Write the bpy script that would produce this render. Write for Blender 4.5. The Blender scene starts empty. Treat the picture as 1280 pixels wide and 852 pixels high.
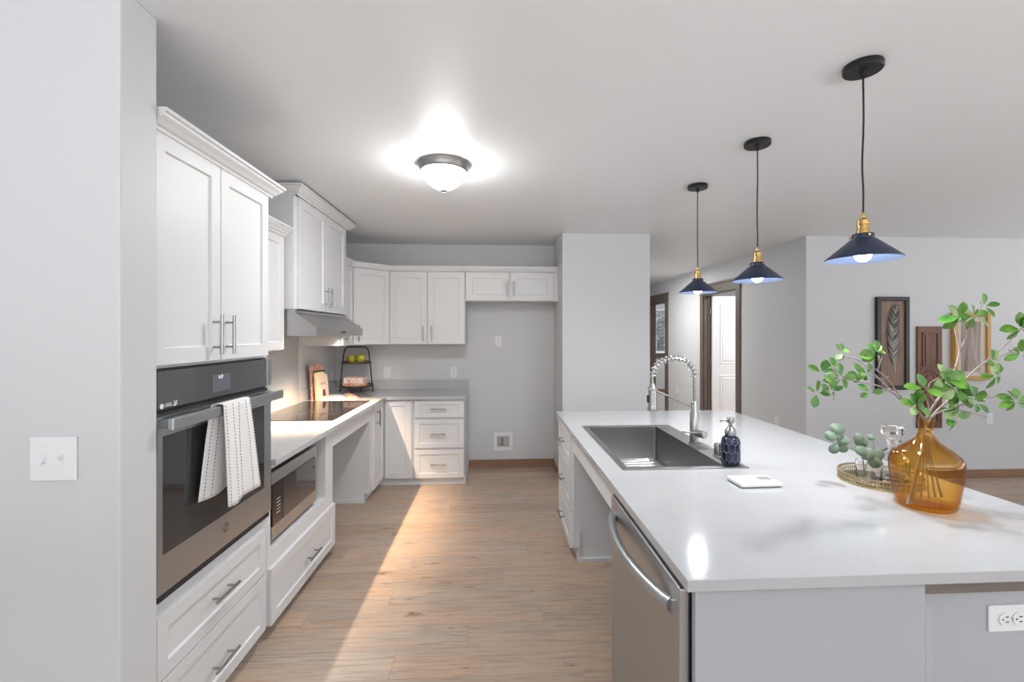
import bpy, bmesh, math, random
from mathutils import Vector, Matrix
random.seed(7)
PI = math.pi
C = bpy.context.scene.collection
S = bpy.context.scene

# ------------------------------------------------------------------ camera, world, lights, exposure
cam = bpy.data.cameras.new('camera'); camo = bpy.data.objects.new('camera', cam); C.objects.link(camo)
WT, WY, WZ, WP, SP, WS, HP, HW, DM, BU, DP, PP = 86, -3.2, 1.12, 640, 112, 0.3, 120, 18, 64, 30, 11, 6   # fill panel tilt, place, powers; lamp strengths
YAW = math.atan(32/569.0)
camo.location = (0, 0, 1.465); camo.rotation_euler = (PI/2, 0, -YAW)
cam.sensor_width = 36; cam.lens = 36*569/1280; cam.clip_start = 0.05
cam.shift_x = -(652-640)/1280; cam.shift_y = -(426-417)/1280
S.camera = camo
S.view_settings.view_transform = 'Standard'; S.view_settings.look = 'None'
S.view_settings.gamma = 1; S.view_settings.use_curve_mapping = False
S.view_settings.exposure = 0.07
W = bpy.data.worlds.new('world'); S.world = W; W.use_nodes = True
W.node_tree.nodes['Background'].inputs[0].default_value = (0.93, 0.965, 1.0, 1)
W.node_tree.nodes['Background'].inputs[1].default_value = WS

def area(name, loc, rot, sx, sy, power, col=(1, 1, 1)):
    l = bpy.data.lights.new(name, 'AREA'); l.shape = 'RECTANGLE'; l.size = sx; l.size_y = sy
    l.energy = power; l.color = col
    o = bpy.data.objects.new(name, l); C.objects.link(o); o.location = loc; o.rotation_euler = rot
    return o
# added upward fill panels, added unseen lamps in the rooms, and the hall's own lamp
area('ceiling_bounce_fill', (1.2, WY, WZ), (PI/2+math.radians(WT), 0, 0), 9.0, 2.4, WP, (0.93, 0.965, 1.0))  # panel added behind the camera, throws fill light at the ceiling
area('side_fill', (6.8, 0.6, 1.2), (PI/2+math.radians(75), 0, PI/2), 4.5, 1.9, SP, (0.97, 0.98, 1.0))  # second added panel, out of view, fills from the right
area('bedroom_fill', (4.0, 5.6, 2.40), (0, 0, 0), 0.5, 0.5, 42, (1, 0.99, 0.97))  # unseen lamp added to brighten the open door leaf
area('hall_lamp', (2.05, 6.9, 2.40), (0, 0, 0), 0.5, 0.5, 38, (1, 0.98, 0.95))
area('outdoor_fill', (4.4, 12.2, 3.2), (math.radians(60), 0, 0), 4, 2, 180, (0.95, 0.97, 1.0))  # lamp added outside, stands in for daylight on the trees
area('far_room_fill', (4.4, 9.9, 2.40), (0, 0, 0), 0.5, 0.5, 34, (1, 0.99, 0.97))  # unseen lamp added to help light the room past the far doorway

# ------------------------------------------------------------------ materials
def mat(name, col, rough=0.5, metal=0.0, **kw):
    m = bpy.data.materials.new(name); m.use_nodes = True
    b = m.node_tree.nodes['Principled BSDF']
    b.inputs['Base Color'].default_value = (*col, 1); b.inputs['Roughness'].default_value = rough
    b.inputs['Metallic'].default_value = metal
    for k, v in kw.items():
        b.inputs[k.replace('_', ' ')].default_value = v
    return m
def nt(m): return m.node_tree, m.node_tree.nodes, m.node_tree.links, m.node_tree.nodes['Principled BSDF']
def coords(m, scale=(1, 1, 1), kind='Object', rot=(0, 0, 0)):
    t, n, l, b = nt(m)
    tc = n.new('ShaderNodeTexCoord'); mp = n.new('ShaderNodeMapping')
    mp.inputs['Scale'].default_value = scale; mp.inputs['Rotation'].default_value = rot
    l.new(tc.outputs[kind], mp.inputs['Vector']); return mp.outputs['Vector']
def noise(m, vec, scale=5, detail=4, rough=0.5, dist=0.0):
    t, n, l, b = nt(m); x = n.new('ShaderNodeTexNoise')
    x.inputs['Scale'].default_value = scale; x.inputs['Detail'].default_value = detail
    x.inputs['Roughness'].default_value = rough; x.inputs['Distortion'].default_value = dist
    l.new(vec, x.inputs['Vector']); return x
def ramp(m, fac, stops):
    t, n, l, b = nt(m); r = n.new('ShaderNodeValToRGB')
    e = r.color_ramp.elements
    while len(e) < len(stops): e.new(0.5)
    for i, (p, c) in enumerate(stops): e[i].position = p; e[i].color = (*c, 1)
    l.new(fac, r.inputs['Fac']); return r.outputs['Color']
def bump(m, h, strength=0.1, dist=0.01):
    t, n, l, b = nt(m); x = n.new('ShaderNodeBump'); x.inputs['Strength'].default_value = strength
    x.inputs['Distance'].default_value = dist; l.new(h, x.inputs['Height']); l.new(x.outputs['Normal'], b.inputs['Normal'])

def paint(name, col, rough=0.55, tex=0.05):
    m = mat(name, col, rough); v = coords(m)
    bump(m, noise(m, v, 140, 3).outputs['Fac'], tex, 0.004); return m
def wood(name, dark, light, axis='z', rough=0.45, scale=1.0, bumpy=0.15):
    m = mat(name, light, rough)
    sc = {'x': (2, 28, 28), 'y': (28, 2, 28), 'z': (28, 28, 2)}[axis]
    v = coords(m, tuple(s*scale for s in sc)); nz = noise(m, v, 1.6, 8, 0.62, 0.6)
    t, n, l, b = nt(m); c = ramp(m, nz.outputs['Fac'], [(0.3, dark), (0.72, light)])
    l.new(c, b.inputs['Base Color']); bump(m, nz.outputs['Fac'], bumpy, 0.004); return m
def brushed(name, col, rough=0.3, axis='x', aniso=0.0):
    m = mat(name, col, rough, 1.0)
    sc = {'x': (3, 220, 220), 'y': (220, 3, 220), 'z': (220, 220, 3)}[axis]
    v = coords(m, sc); nz = noise(m, v, 1.0, 5)
    t, n, l, b = nt(m)
    r = n.new('ShaderNodeMapRange'); r.inputs['To Min'].default_value = rough-0.07; r.inputs['To Max'].default_value = rough+0.12
    l.new(nz.outputs['Fac'], r.inputs['Value']); l.new(r.outputs['Result'], b.inputs['Roughness'])
    bump(m, nz.outputs['Fac'], 0.06, 0.001); return m

M = {}
M['wall'] = paint('wall_paint', (0.59, 0.60, 0.615), 0.55)
M['ceiling'] = paint('ceiling_paint', (0.775, 0.80, 0.825), 0.45, 0.06)
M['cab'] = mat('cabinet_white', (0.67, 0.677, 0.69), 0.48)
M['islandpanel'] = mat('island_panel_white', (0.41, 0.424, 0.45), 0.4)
M['steel'] = brushed('brushed_steel', (0.48, 0.51, 0.53), 0.32, 'x')
M['steelz'] = brushed('brushed_steel_upright', (0.48, 0.505, 0.525), 0.34, 'z')
M['sink'] = mat('sink_steel', (0.31, 0.31, 0.312), 0.36, 1.0)
M['nickel'] = mat('satin_nickel', (0.40, 0.395, 0.385), 0.27, 1.0)
M['chrome'] = mat('chrome', (0.75, 0.75, 0.75), 0.12, 1.0)
M['feather_light'] = mat('pewter_feather_light', (0.50, 0.50, 0.46), 0.4, 0.4)
M['hoodsteel'] = brushed('hood_steel', (0.44, 0.44, 0.44), 0.34, 'y')
M['hose'] = mat('dark_hose', (0.12, 0.12, 0.12), 0.4, 0.8)
M['darknickel'] = mat('dark_nickel', (0.33, 0.325, 0.32), 0.35, 1.0)
M['blackglass'] = mat('black_glass', (0.012, 0.012, 0.014), 0.04, 0, IOR=1.5)
M['ovenglass'] = mat('oven_glass', (0.035, 0.035, 0.037), 0.05, 0, IOR=1.7)
M['panelglass'] = mat('control_glass', (0.075, 0.076, 0.08), 0.09, 0, IOR=1.6)
M['display'] = mat('display_glass', (0.13, 0.13, 0.15), 0.12)
M['digits'] = mat('display_digits', (0.7, 0.85, 1), 0.4); 
_b = M['digits'].node_tree.nodes['Principled BSDF']; _b.inputs['Emission Color'].default_value = (0.55, 0.8, 1, 1); _b.inputs['Emission Strength'].default_value = 1.2
M['black'] = mat('black_metal', (0.012, 0.012, 0.013), 0.42, 0.2)
M['dark'] = mat('flat_black', (0.02, 0.02, 0.021), 0.8)
M['rubber'] = mat('dark_gasket', (0.035, 0.036, 0.038), 0.6)
M['navy'] = mat('navy_metal', (0.028, 0.040, 0.082), 0.35, 0.35)
M['shadein'] = mat('shade_lining', (0.15, 0.20, 0.32), 0.5)
M['brass'] = mat('aged_brass', (0.55, 0.36, 0.14), 0.28, 1.0)
M['plastic'] = mat('white_plastic', (0.76, 0.765, 0.78), 0.3)
M['slot'] = mat('dark_slot', (0.05, 0.05, 0.05), 0.6)
M['graybutton'] = mat('grey_mark', (0.25, 0.25, 0.25), 0.5)
M['casing'] = wood('taupe_casing', (0.10, 0.078, 0.064), (0.17, 0.135, 0.115), 'z', 0.45)
M['casingx'] = wood('taupe_casing_level', (0.10, 0.078, 0.064), (0.17, 0.135, 0.115), 'y', 0.45)
M['base'] = wood('brown_baseboard', (0.21, 0.115, 0.07), (0.34, 0.20, 0.125), 'x', 0.45)
M['ply'] = wood('raw_subtop', (0.16, 0.14, 0.12), (0.23, 0.205, 0.18), 'x', 0.6)
M['doorwhite'] = mat('door_white', (0.84, 0.845, 0.86), 0.35)

# floor planks running across the room, each row shifted by its own amount
m = mat('oak_plank_floor', (0.5, 0.35, 0.24), 0.40); M['floor'] = m
t, n, l, b = nt(m)
v = coords(m)
def mth(op, a, b_=None):
    x = n.new('ShaderNodeMath'); x.operation = op
    for i, q in enumerate((a, b_)):
        if q is None: continue
        if isinstance(q, (int, float)): x.inputs[i].default_value = q
        else: l.new(q, x.inputs[i])
    return x.outputs[0]
sp = n.new('ShaderNodeSeparateXYZ'); l.new(v, sp.inputs[0])
PW, PL = 0.178, 1.22
ry = mth('DIVIDE', sp.outputs[1], PW); row = mth('FLOOR', ry)
wn = n.new('ShaderNodeTexWhiteNoise'); wn.noise_dimensions = '1D'; l.new(row, wn.inputs['W'])
rx = mth('ADD', mth('DIVIDE', sp.outputs[0], PL), wn.outputs['Value']); colm = mth('FLOOR', rx)
cb = n.new('ShaderNodeCombineXYZ'); l.new(row, cb.inputs[0]); l.new(colm, cb.inputs[1])
wn2 = n.new('ShaderNodeTexWhiteNoise'); wn2.noise_dimensions = '3D'; l.new(cb.outputs[0], wn2.inputs['Vector'])
base = ramp(m, wn2.outputs['Value'], [(0.0, (0.375, 0.290, 0.230)), (0.5, (0.42, 0.330, 0.264)), (1.0, (0.47, 0.375, 0.304))])
sh = n.new('ShaderNodeVectorMath'); sh.operation = 'MULTIPLY_ADD'
l.new(wn2.outputs['Color'], sh.inputs[0]); sh.inputs[1].default_value = (37, 11, 5); l.new(v, sh.inputs[2])
def stretched(sc):
    mp = n.new('ShaderNodeMapping'); mp.inputs['Scale'].default_value = sc; l.new(sh.outputs[0], mp.inputs['Vector']); return mp.outputs['Vector']
g1 = noise(m, stretched((1.5, 26, 1)), 2.2, 10, 0.66, 1.3)
g2 = noise(m, stretched((3.2, 13, 1)), 1.3, 4, 0.55, 0.7)
g3 = noise(m, stretched((0.9, 6, 1)), 1.5, 3, 0.5, 0.4)
def mul(a, b_, fac=1.0):
    x = n.new('ShaderNodeMix'); x.data_type = 'RGBA'; x.blend_type = 'MULTIPLY'; x.inputs[0].default_value = fac
    l.new(a, x.inputs[6]); l.new(b_, x.inputs[7]); return x.outputs[2]
c = mul(base, ramp(m, g1.outputs['Fac'], [(0.27, (0.56, 0.50, 0.46)), (0.48, (0.96, 0.95, 0.94)), (0.74, (1.18, 1.18, 1.18))]))
c = mul(c, ramp(m, g3.outputs['Fac'], [(0.35, (0.92, 0.96, 1.0)), (0.65, (1.10, 1.01, 0.92))]))
c = mul(c, ramp(m, g2.outputs['Fac'], [(0.27, (0.42, 0.34, 0.29)), (0.35, (1, 1, 1))]))
fy_ = mth('ABSOLUTE', mth('SUBTRACT', mth('FRACT', ry), 0.5)); fx_ = mth('ABSOLUTE', mth('SUBTRACT', mth('FRACT', rx), 0.5))
sm_ = mth('MAXIMUM', mth('GREATER_THAN', fy_, 0.5-0.0012/PW), mth('GREATER_THAN', fx_, 0.5-0.0010/PL))
seam = n.new('ShaderNodeMix'); seam.data_type = 'RGBA'; seam.inputs[7].default_value = (0.13, 0.09, 0.065, 1)
l.new(mth('MULTIPLY', sm_, 0.55), seam.inputs[0]); l.new(c, seam.inputs[6])
l.new(seam.outputs[2], b.inputs['Base Color'])
bump(m, g1.outputs['Fac'], 0.08, 0.003)

m = mat('carpet', (0.45, 0.42, 0.40), 0.95); M['carpet'] = m
bump(m, noise(m, coords(m), 400, 2).outputs['Fac'], 0.4, 0.006)

# white quartz with faint grey veins
m = mat('white_quartz', (0.82, 0.825, 0.84), 0.10, 0, IOR=1.5); M['quartz'] = m
t, n, l, b = nt(m)
v = coords(m); nz = noise(m, v, 1.7, 7, 0.6, 1.6)
c = ramp(m, nz.outputs['Fac'], [(0.44, (0.455, 0.462, 0.476)), (0.495, (0.443, 0.450, 0.465)), (0.53, (0.455, 0.462, 0.476))])
l.new(c, b.inputs['Base Color'])

# art and small things
M['artwood'] = wood('panel_wood', (0.15, 0.095, 0.065), (0.30, 0.205, 0.15), 'z', 0.55)
M['oldwood'] = wood('carved_old_wood', (0.09, 0.04, 0.022), (0.24, 0.115, 0.065), 'z', 0.5, 1.3, 0.4)
M['blackframe'] = mat('black_frame', (0.018, 0.017, 0.017), 0.4)
M['feather'] = mat('pewter_feather', (0.16, 0.16, 0.15), 0.38, 0.5)
M['goldwood'] = wood('gold_wood_frame', (0.42, 0.22, 0.05), (0.62, 0.36, 0.10), 'z', 0.35, 1.0, 0.05)
M['matboard'] = mat('cream_mat', (0.58, 0.53, 0.47), 0.7)
m = mat('painted_trees', (0.4, 0.35, 0.3), 0.6); M['picture'] = m
t, n, l, b = nt(m)
nz = noise(m, coords(m, (26, 26, 2.2)), 1.0, 7, 0.6, 0.8)
l.new(ramp(m, nz.outputs['Fac'], [(0.32, (0.16, 0.125, 0.10)), (0.5, (0.33, 0.27, 0.235)), (0.7, (0.47, 0.42, 0.38))]), b.inputs['Base Color'])
M['traywood'] = wood('dark_tray_wood', (0.09, 0.045, 0.03), (0.20, 0.10, 0.065), 'x', 0.5)
m = mat('green_yellow_apple', (0.5, 0.45, 0.05), 0.3); M['apple'] = m
t, n, l, b = nt(m)
nz = noise(m, coords(m), 22, 4)
l.new(ramp(m, nz.outputs['Fac'], [(0.35, (0.36, 0.40, 0.03)), (0.6, (0.68, 0.55, 0.04)), (0.8, (0.72, 0.42, 0.05))]), b.inputs['Base Color'])
def floral(name, a, bcol, ccol, sc):
    m = mat(name, a, 0.7); t, n, l, b = nt(m)
    nz = noise(m, coords(m), sc, 3, 0.5, 1.5)
    l.new(ramp(m, nz.outputs['Fac'], [(0.34, a), (0.45, bcol), (0.55, bcol), (0.66, ccol)]), b.inputs['Base Color']); return m
M['pinkfloral'] = floral('pink_floral_paper', (0.62, 0.22, 0.18), (0.86, 0.72, 0.66), (0.80, 0.42, 0.38), 26)
M['orangefloral'] = floral('orange_floral_paper', (0.60, 0.16, 0.09), (0.80, 0.50, 0.40), (0.74, 0.26, 0.16), 22)
M['rosecover'] = floral('rose_brown_cover', (0.10, 0.06, 0.05), (0.62, 0.30, 0.22), (0.80, 0.60, 0.50), 30)
M['paper'] = mat('paper', (0.86, 0.85, 0.83), 0.8)
M['paperedge'] = mat('page_edges', (0.72, 0.66, 0.55), 0.9)
M['creamcover'] = mat('cream_cover', (0.78, 0.66, 0.36), 0.6)
M['beigecover'] = mat('beige_cover', (0.74, 0.58, 0.47), 0.6)
M['charcoalcover'] = mat('charcoal_cover', (0.05, 0.045, 0.045), 0.5)
M['inkbrown'] = mat('brown_ink', (0.09, 0.035, 0.025), 0.7)
M['darkprint'] = floral('dark_photo_page', (0.02, 0.02, 0.03), (0.09, 0.09, 0.10), (0.25, 0.23, 0.22), 16)
m = mat('white_cotton', (0.80, 0.79, 0.78), 0.9); M['cotton'] = m
bump(m, noise(m, coords(m, (1, 1, 1)), 500, 2).outputs['Fac'], 0.3, 0.002)
M['stitch'] = mat('black_stitch', (0.06, 0.06, 0.065), 0.9)
M['navyglaze'] = mat('navy_glaze', (0.010, 0.013, 0.032), 0.12)
M['navyridge'] = mat('navy_ridge_glaze', (0.10, 0.115, 0.20), 0.25)
M['goldtray'] = mat('antique_gold', (0.50, 0.41, 0.23), 0.33, 1.0)
M['traymirror'] = mat('smoked_mirror', (0.16, 0.14, 0.09), 0.10, 0.9)
M['bark'] = mat('pale_bark', (0.30, 0.245, 0.225), 0.8)
M['bark2'] = mat('bark_highlight', (0.40, 0.33, 0.31), 0.8)
def leafmat(name, a, bcol, sc=30, rough=0.35):
    m = mat(name, a, rough); t, n, l, b = nt(m)
    nz = noise(m, coords(m), sc, 2); l.new(ramp(m, nz.outputs['Fac'], [(0.35, a), (0.65, bcol)]), b.inputs['Base Color'])
    b.inputs['Subsurface Weight'].default_value = 0.0
    return m
M['leaf'] = leafmat('fresh_green_leaf', (0.045, 0.15, 0.012), (0.115, 0.27, 0.028))
M['leafpale'] = leafmat('pale_green_leaf', (0.13, 0.24, 0.06), (0.30, 0.40, 0.18))
M['leafdark'] = leafmat('deep_green_leaf', (0.035, 0.13, 0.022), (0.09, 0.27, 0.04))
M['euca'] = leafmat('eucalyptus_leaf', (0.095, 0.16, 0.095), (0.20, 0.27, 0.20), 18, 0.55)
M['eucastem'] = mat('eucalyptus_stem', (0.22, 0.24, 0.14), 0.7)
M['tree'] = floral('bare_tree_mass', (0.22, 0.22, 0.24), (0.45, 0.45, 0.48), (0.75, 0.77, 0.80), 5)

def thin_glass(name, face, edge, rough=0.02, ior=1.45):
    m = bpy.data.materials.new(name); m.use_nodes = True
    n, l = m.node_tree.nodes, m.node_tree.links; n.remove(n['Principled BSDF'])
    out = n['Material Output']
    lw = n.new('ShaderNodeLayerWeight'); lw.inputs['Blend'].default_value = 0.5
    p3 = n.new('ShaderNodeMath'); p3.operation = 'POWER'; p3.inputs[1].default_value = 2.2; l.new(lw.outputs['Facing'], p3.inputs[0])
    mc = n.new('ShaderNodeMix'); mc.data_type = 'RGBA'; mc.inputs[6].default_value = (*face, 1); mc.inputs[7].default_value = (*edge, 1)
    l.new(p3.outputs[0], mc.inputs[0])
    tr = n.new('ShaderNodeBsdfTransparent'); l.new(mc.outputs[2], tr.inputs['Color'])
    gl = n.new('ShaderNodeBsdfGlossy'); gl.inputs['Roughness'].default_value = rough
    p5 = n.new('ShaderNodeMath'); p5.operation = 'POWER'; p5.inputs[1].default_value = 5; l.new(lw.outputs['Facing'], p5.inputs[0])
    fr = n.new('ShaderNodeMath'); fr.operation = 'MULTIPLY_ADD'; l.new(p5.outputs[0], fr.inputs[0])
    f0 = ((ior-1)/(ior+1))**2; fr.inputs[1].default_value = 0.75*(1-f0); fr.inputs[2].default_value = f0
    ms = n.new('ShaderNodeMixShader'); l.new(fr.outputs[0], ms.inputs[0]); l.new(tr.outputs[0], ms.inputs[1]); l.new(gl.outputs[0], ms.inputs[2])
    l.new(ms.outputs[0], out.inputs['Surface']); return m
M['amber'] = thin_glass('amber_glass', (0.97, 0.825, 0.48), (0.74, 0.40, 0.065), 0.03, 1.5)
M['clearglass'] = thin_glass('clear_glass', (0.97, 0.98, 0.98), (0.80, 0.83, 0.84), 0.03, 1.5)
M['pane'] = thin_glass('window_pane', (0.97, 0.98, 0.98), (0.95, 0.96, 0.96), 0.01, 1.45)
M['crystal'] = mat('crystal', (1, 1, 1), 0.02, 0, IOR=1.5, Transmission_Weight=1.0)
def emit(name, col, s):
    m = mat(name, (0.9, 0.9, 0.9), 0.4); b = m.node_tree.nodes['Principled BSDF']
    b.inputs['Emission Color'].default_value = (*col, 1); b.inputs['Emission Strength'].default_value = s; return m
M['bulb'] = emit('lit_bulb', (0.96, 0.98, 1.0), BU)
M['dome'] = emit('lit_frosted_dome', (1.0, 0.98, 0.95), DM)
M['hoodlens'] = emit('lit_hood_lens', (1.0, 0.88, 0.74), 12)

# ------------------------------------------------------------------ mesh helpers
class MB:
    def __init__(s): s.v = []; s.f = []; s.mi = []; s.cur = 0
    def add(s, vs, fs):
        o = len(s.v); s.v += [tuple(p) for p in vs]
        for f in fs: s.f.append([i+o for i in f]); s.mi.append(s.cur)
    def box(s, x0, x1, y0, y1, z0, z1):
        vs = [(x, y, z) for z in (z0, z1) for y in (y0, y1) for x in (x0, x1)]
        s.add(vs, [(0, 2, 3, 1), (4, 5, 7, 6), (0, 1, 5, 4), (2, 6, 7, 3), (0, 4, 6, 2), (1, 3, 7, 5)])
        return s
    def slab(s, xs, ys, z0, z1, filled):
        nx, ny = len(xs), len(ys); o = {}
        vs = []; fs = []
        def vid(i, j, k):
            if (i, j, k) not in o: o[(i, j, k)] = len(vs); vs.append((xs[i], ys[j], (z0, z1)[k]))
            return o[(i, j, k)]
        F = lambda i, j: 0 <= i < nx-1 and 0 <= j < ny-1 and filled(i, j)
        for i in range(nx-1):
            for j in range(ny-1):
                if not F(i, j): continue
                fs.append((vid(i, j, 1), vid(i+1, j, 1), vid(i+1, j+1, 1), vid(i, j+1, 1)))
                fs.append((vid(i, j, 0), vid(i, j+1, 0), vid(i+1, j+1, 0), vid(i+1, j, 0)))
                if not F(i, j-1): fs.append((vid(i, j, 0), vid(i+1, j, 0), vid(i+1, j, 1), vid(i, j, 1)))
                if not F(i, j+1): fs.append((vid(i+1, j+1, 0), vid(i, j+1, 0), vid(i, j+1, 1), vid(i+1, j+1, 1)))
                if not F(i-1, j): fs.append((vid(i, j+1, 0), vid(i, j, 0), vid(i, j, 1), vid(i, j+1, 1)))
                if not F(i+1, j): fs.append((vid(i+1, j, 0), vid(i+1, j+1, 0), vid(i+1, j+1, 1), vid(i+1, j, 1)))
        s.add(vs, fs); return s
    def prism(s, poly, axis, a0, a1):
        # poly: 2D points; axis 'x': (y,z), 'y': (x,z), 'z': (x,y)
        P = {'x': lambda p, a: (a, p[0], p[1]), 'y': lambda p, a: (p[0], a, p[1]), 'z': lambda p, a: (p[0], p[1], a)}[axis]
        n = len(poly); vs = [P(p, a0) for p in poly]+[P(p, a1) for p in poly]
        fs = [tuple(range(n-1, -1, -1)), tuple(range(n, 2*n))]+[(i, (i+1) % n, n+(i+1) % n, n+i) for i in range(n)]
        s.add(vs, fs); return s
    def lathe(s, prof, c=(0, 0, 0), seg=32, mtx=None, sx=1, sy=1, rot=0):
        vs = []; fs = []; n = len(prof); rings = []
        for r, z in prof:
            if r < 1e-6: rings.append([len(vs)]); vs.append(Vector((0, 0, z)))
            else:
                rings.append(list(range(len(vs), len(vs)+seg)))
                for k in range(seg):
                    a = 2*PI*k/seg+rot; vs.append(Vector((r*math.cos(a)*sx, r*math.sin(a)*sy, z)))
        for i in range(n-1):
            A, B = rings[i], rings[i+1]
            for k in range(seg):
                k2 = (k+1) % seg
                if len(A) == 1 and len(B) == 1: continue
                if len(A) == 1: fs.append((A[0], B[k2], B[k]))
                elif len(B) == 1: fs.append((A[k], A[k2], B[0]))
                else: fs.append((A[k], A[k2], B[k2], B[k]))
        if mtx is not None: vs = [mtx @ p for p in vs]
        cc = Vector(c); s.add([p+cc for p in vs], fs); return s
    def cyl(s, p0, p1, r, seg=20, r1=None, bev=0.0):
        p0 = Vector(p0); p1 = Vector(p1); d = p1-p0; L = d.length
        q = d.to_track_quat('Z', 'Y').to_matrix(); r1 = r if r1 is None else r1
        prof = [(0, 0), (r-bev, 0), (r, bev), (r1, L-bev), (r1-bev, L), (0, L)] if bev else [(0, 0), (r, 0), (r1, L), (0, L)]
        return s.lathe(prof, p0, seg, q)
    def tube(s, pts, r, seg=10, smooth=0, cap=True):
        pts = [Vector(p) for p in pts]; rs = r if isinstance(r, (list, tuple)) else [r]*len(pts)
        if smooth:
            P = []; R = []
            for i in range(len(pts)-1):
                p0 = pts[max(i-1, 0)]; p1 = pts[i]; p2 = pts[i+1]; p3 = pts[min(i+2, len(pts)-1)]
                for k in range(smooth):
                    u = k/smooth
                    P.append(0.5*((2*p1)+(p2-p0)*u+(2*p0-5*p1+4*p2-p3)*u*u+(-p0+3*p1-3*p2+p3)*u**3)); R.append(rs[i]*(1-u)+rs[i+1]*u)
            P.append(pts[-1]); R.append(rs[-1]); pts, rs = P, R
        n = len(pts); vs = []; fs = []
        T = [(pts[min(i+1, n-1)]-pts[max(i-1, 0)]).normalized() for i in range(n)]
        N = T[0].orthogonal().normalized()
        for i in range(n):
            if i:
                N = (N-T[i]*N.dot(T[i]))
                N = N.normalized() if N.length > 1e-6 else T[i].orthogonal().normalized()
            B = T[i].cross(N)
            for k in range(seg):
                a = 2*PI*k/seg; vs.append(pts[i]+(N*math.cos(a)+B*math.sin(a))*rs[i])
        for i in range(n-1):
            for k in range(seg):
                k2 = (k+1) % seg; fs.append((i*seg+k, i*seg+k2, (i+1)*seg+k2, (i+1)*seg+k))
        if cap: fs.append(tuple(range(seg-1, -1, -1))); fs.append(tuple(range((n-1)*seg, n*seg)))
        s.add(vs, fs); return s
    def sweep(s, path, prof, closed_ends=True):
        # path: xy points; prof: (out, z) points, out is to the right of the walking direction
        P = [Vector((p[0], p[1])) for p in path]; n = len(P); rn = []
        for i in range(n):
            ns = []
            if i > 0: d = (P[i]-P[i-1]).normalized(); ns.append(Vector((d.y, -d.x)))
            if i < n-1: d = (P[i+1]-P[i]).normalized(); ns.append(Vector((d.y, -d.x)))
            if len(ns) == 1: rn.append(ns[0])
            else:
                b = (ns[0]+ns[1]).normalized(); rn.append(b/b.dot(ns[0]))
        m = len(prof); vs = []; fs = []
        for i in range(n):
            for o, z in prof: q = P[i]+rn[i]*o; vs.append((q.x, q.y, z))
        for i in range(n-1):
            for k in range(m):
                k2 = (k+1) % m; fs.append((i*m+k, (i+1)*m+k, (i+1)*m+k2, i*m+k2))
        fs.append(tuple(range(m))); fs.append(tuple(range(n*m-1, (n-1)*m-1, -1)))
        s.add(vs, fs); return s
    def build(s, name, m, parent=None, smooth=None, bevel=0.0, loc=None, rotz=0, segs=2, fix=True):
        me = bpy.data.meshes.new(name); me.from_pydata(s.v, [], s.f)
        ms = m if isinstance(m, (list, tuple)) else [m]
        for x in ms: me.materials.append(x)
        me.polygons.foreach_set('material_index', s.mi)
        if fix:
            bm = bmesh.new(); bm.from_mesh(me); bmesh.ops.recalc_face_normals(bm, faces=bm.faces); bm.to_mesh(me); bm.free()
        if smooth is not None:
            me.polygons.foreach_set('use_smooth', [True]*len(me.polygons)); me.set_sharp_from_angle(angle=math.radians(smooth))
        me.update()
        o = bpy.data.objects.new(name, me); C.objects.link(o)
        if parent is not None: o.parent = parent
        if loc is not None: o.location = loc
        o.rotation_euler = (0, 0, rotz)
        if bevel:
            b = o.modifiers.new('bevel', 'BEVEL'); b.width = bevel; b.segments = segs; b.limit_method = 'ANGLE'; b.angle_limit = math.radians(40)
        return o

def tag(o, label, cat, group=None, kind=None):
    o['label'] = label; o['category'] = cat
    if group: o['group'] = group
    if kind: o['kind'] = kind
    return o
def thing(name, label, cat, loc=(0, 0, 0), rotz=0, group=None):
    o = bpy.data.objects.new(name, None); C.objects.link(o); o.empty_display_size = 0.1
    o.location = loc; o.rotation_euler = (0, 0, rotz)
    return tag(o, label, cat, group)
def struct(o, label=None, cat=None):
    o['kind'] = 'structure'
    if label: o['label'] = label; o['category'] = cat
    return o
def dup(root, loc, label, rotz=None):
    r = root.copy(); C.objects.link(r); r.location = loc; r['label'] = label
    if rotz is not None: r.rotation_euler = (0, 0, rotz)
    for ch in list(root.children):
        c = ch.copy(); C.objects.link(c); c.parent = r
        for g in ch.children:
            d = g.copy(); C.objects.link(d); d.parent = c
    return r
def text_mesh(body, size, depth, m, parent, name, loc, rot):
    cu = bpy.data.curves.new(name, 'FONT'); cu.body = body; cu.size = size; cu.extrude = depth; cu.align_x = 'CENTER'; cu.align_y = 'CENTER'
    tmp = bpy.data.objects.new(name+'_tmp', cu); C.objects.link(tmp)
    bpy.context.view_layer.update()
    me = bpy.data.meshes.new_from_object(tmp.evaluated_get(bpy.context.evaluated_depsgraph_get()))
    bpy.data.objects.remove(tmp); bpy.data.curves.remove(cu)
    me.materials.clear(); me.materials.append(m)
    o = bpy.data.objects.new(name, me); C.objects.link(o); o.parent = parent; o.location = loc; o.rotation_euler = rot
    return o

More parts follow.
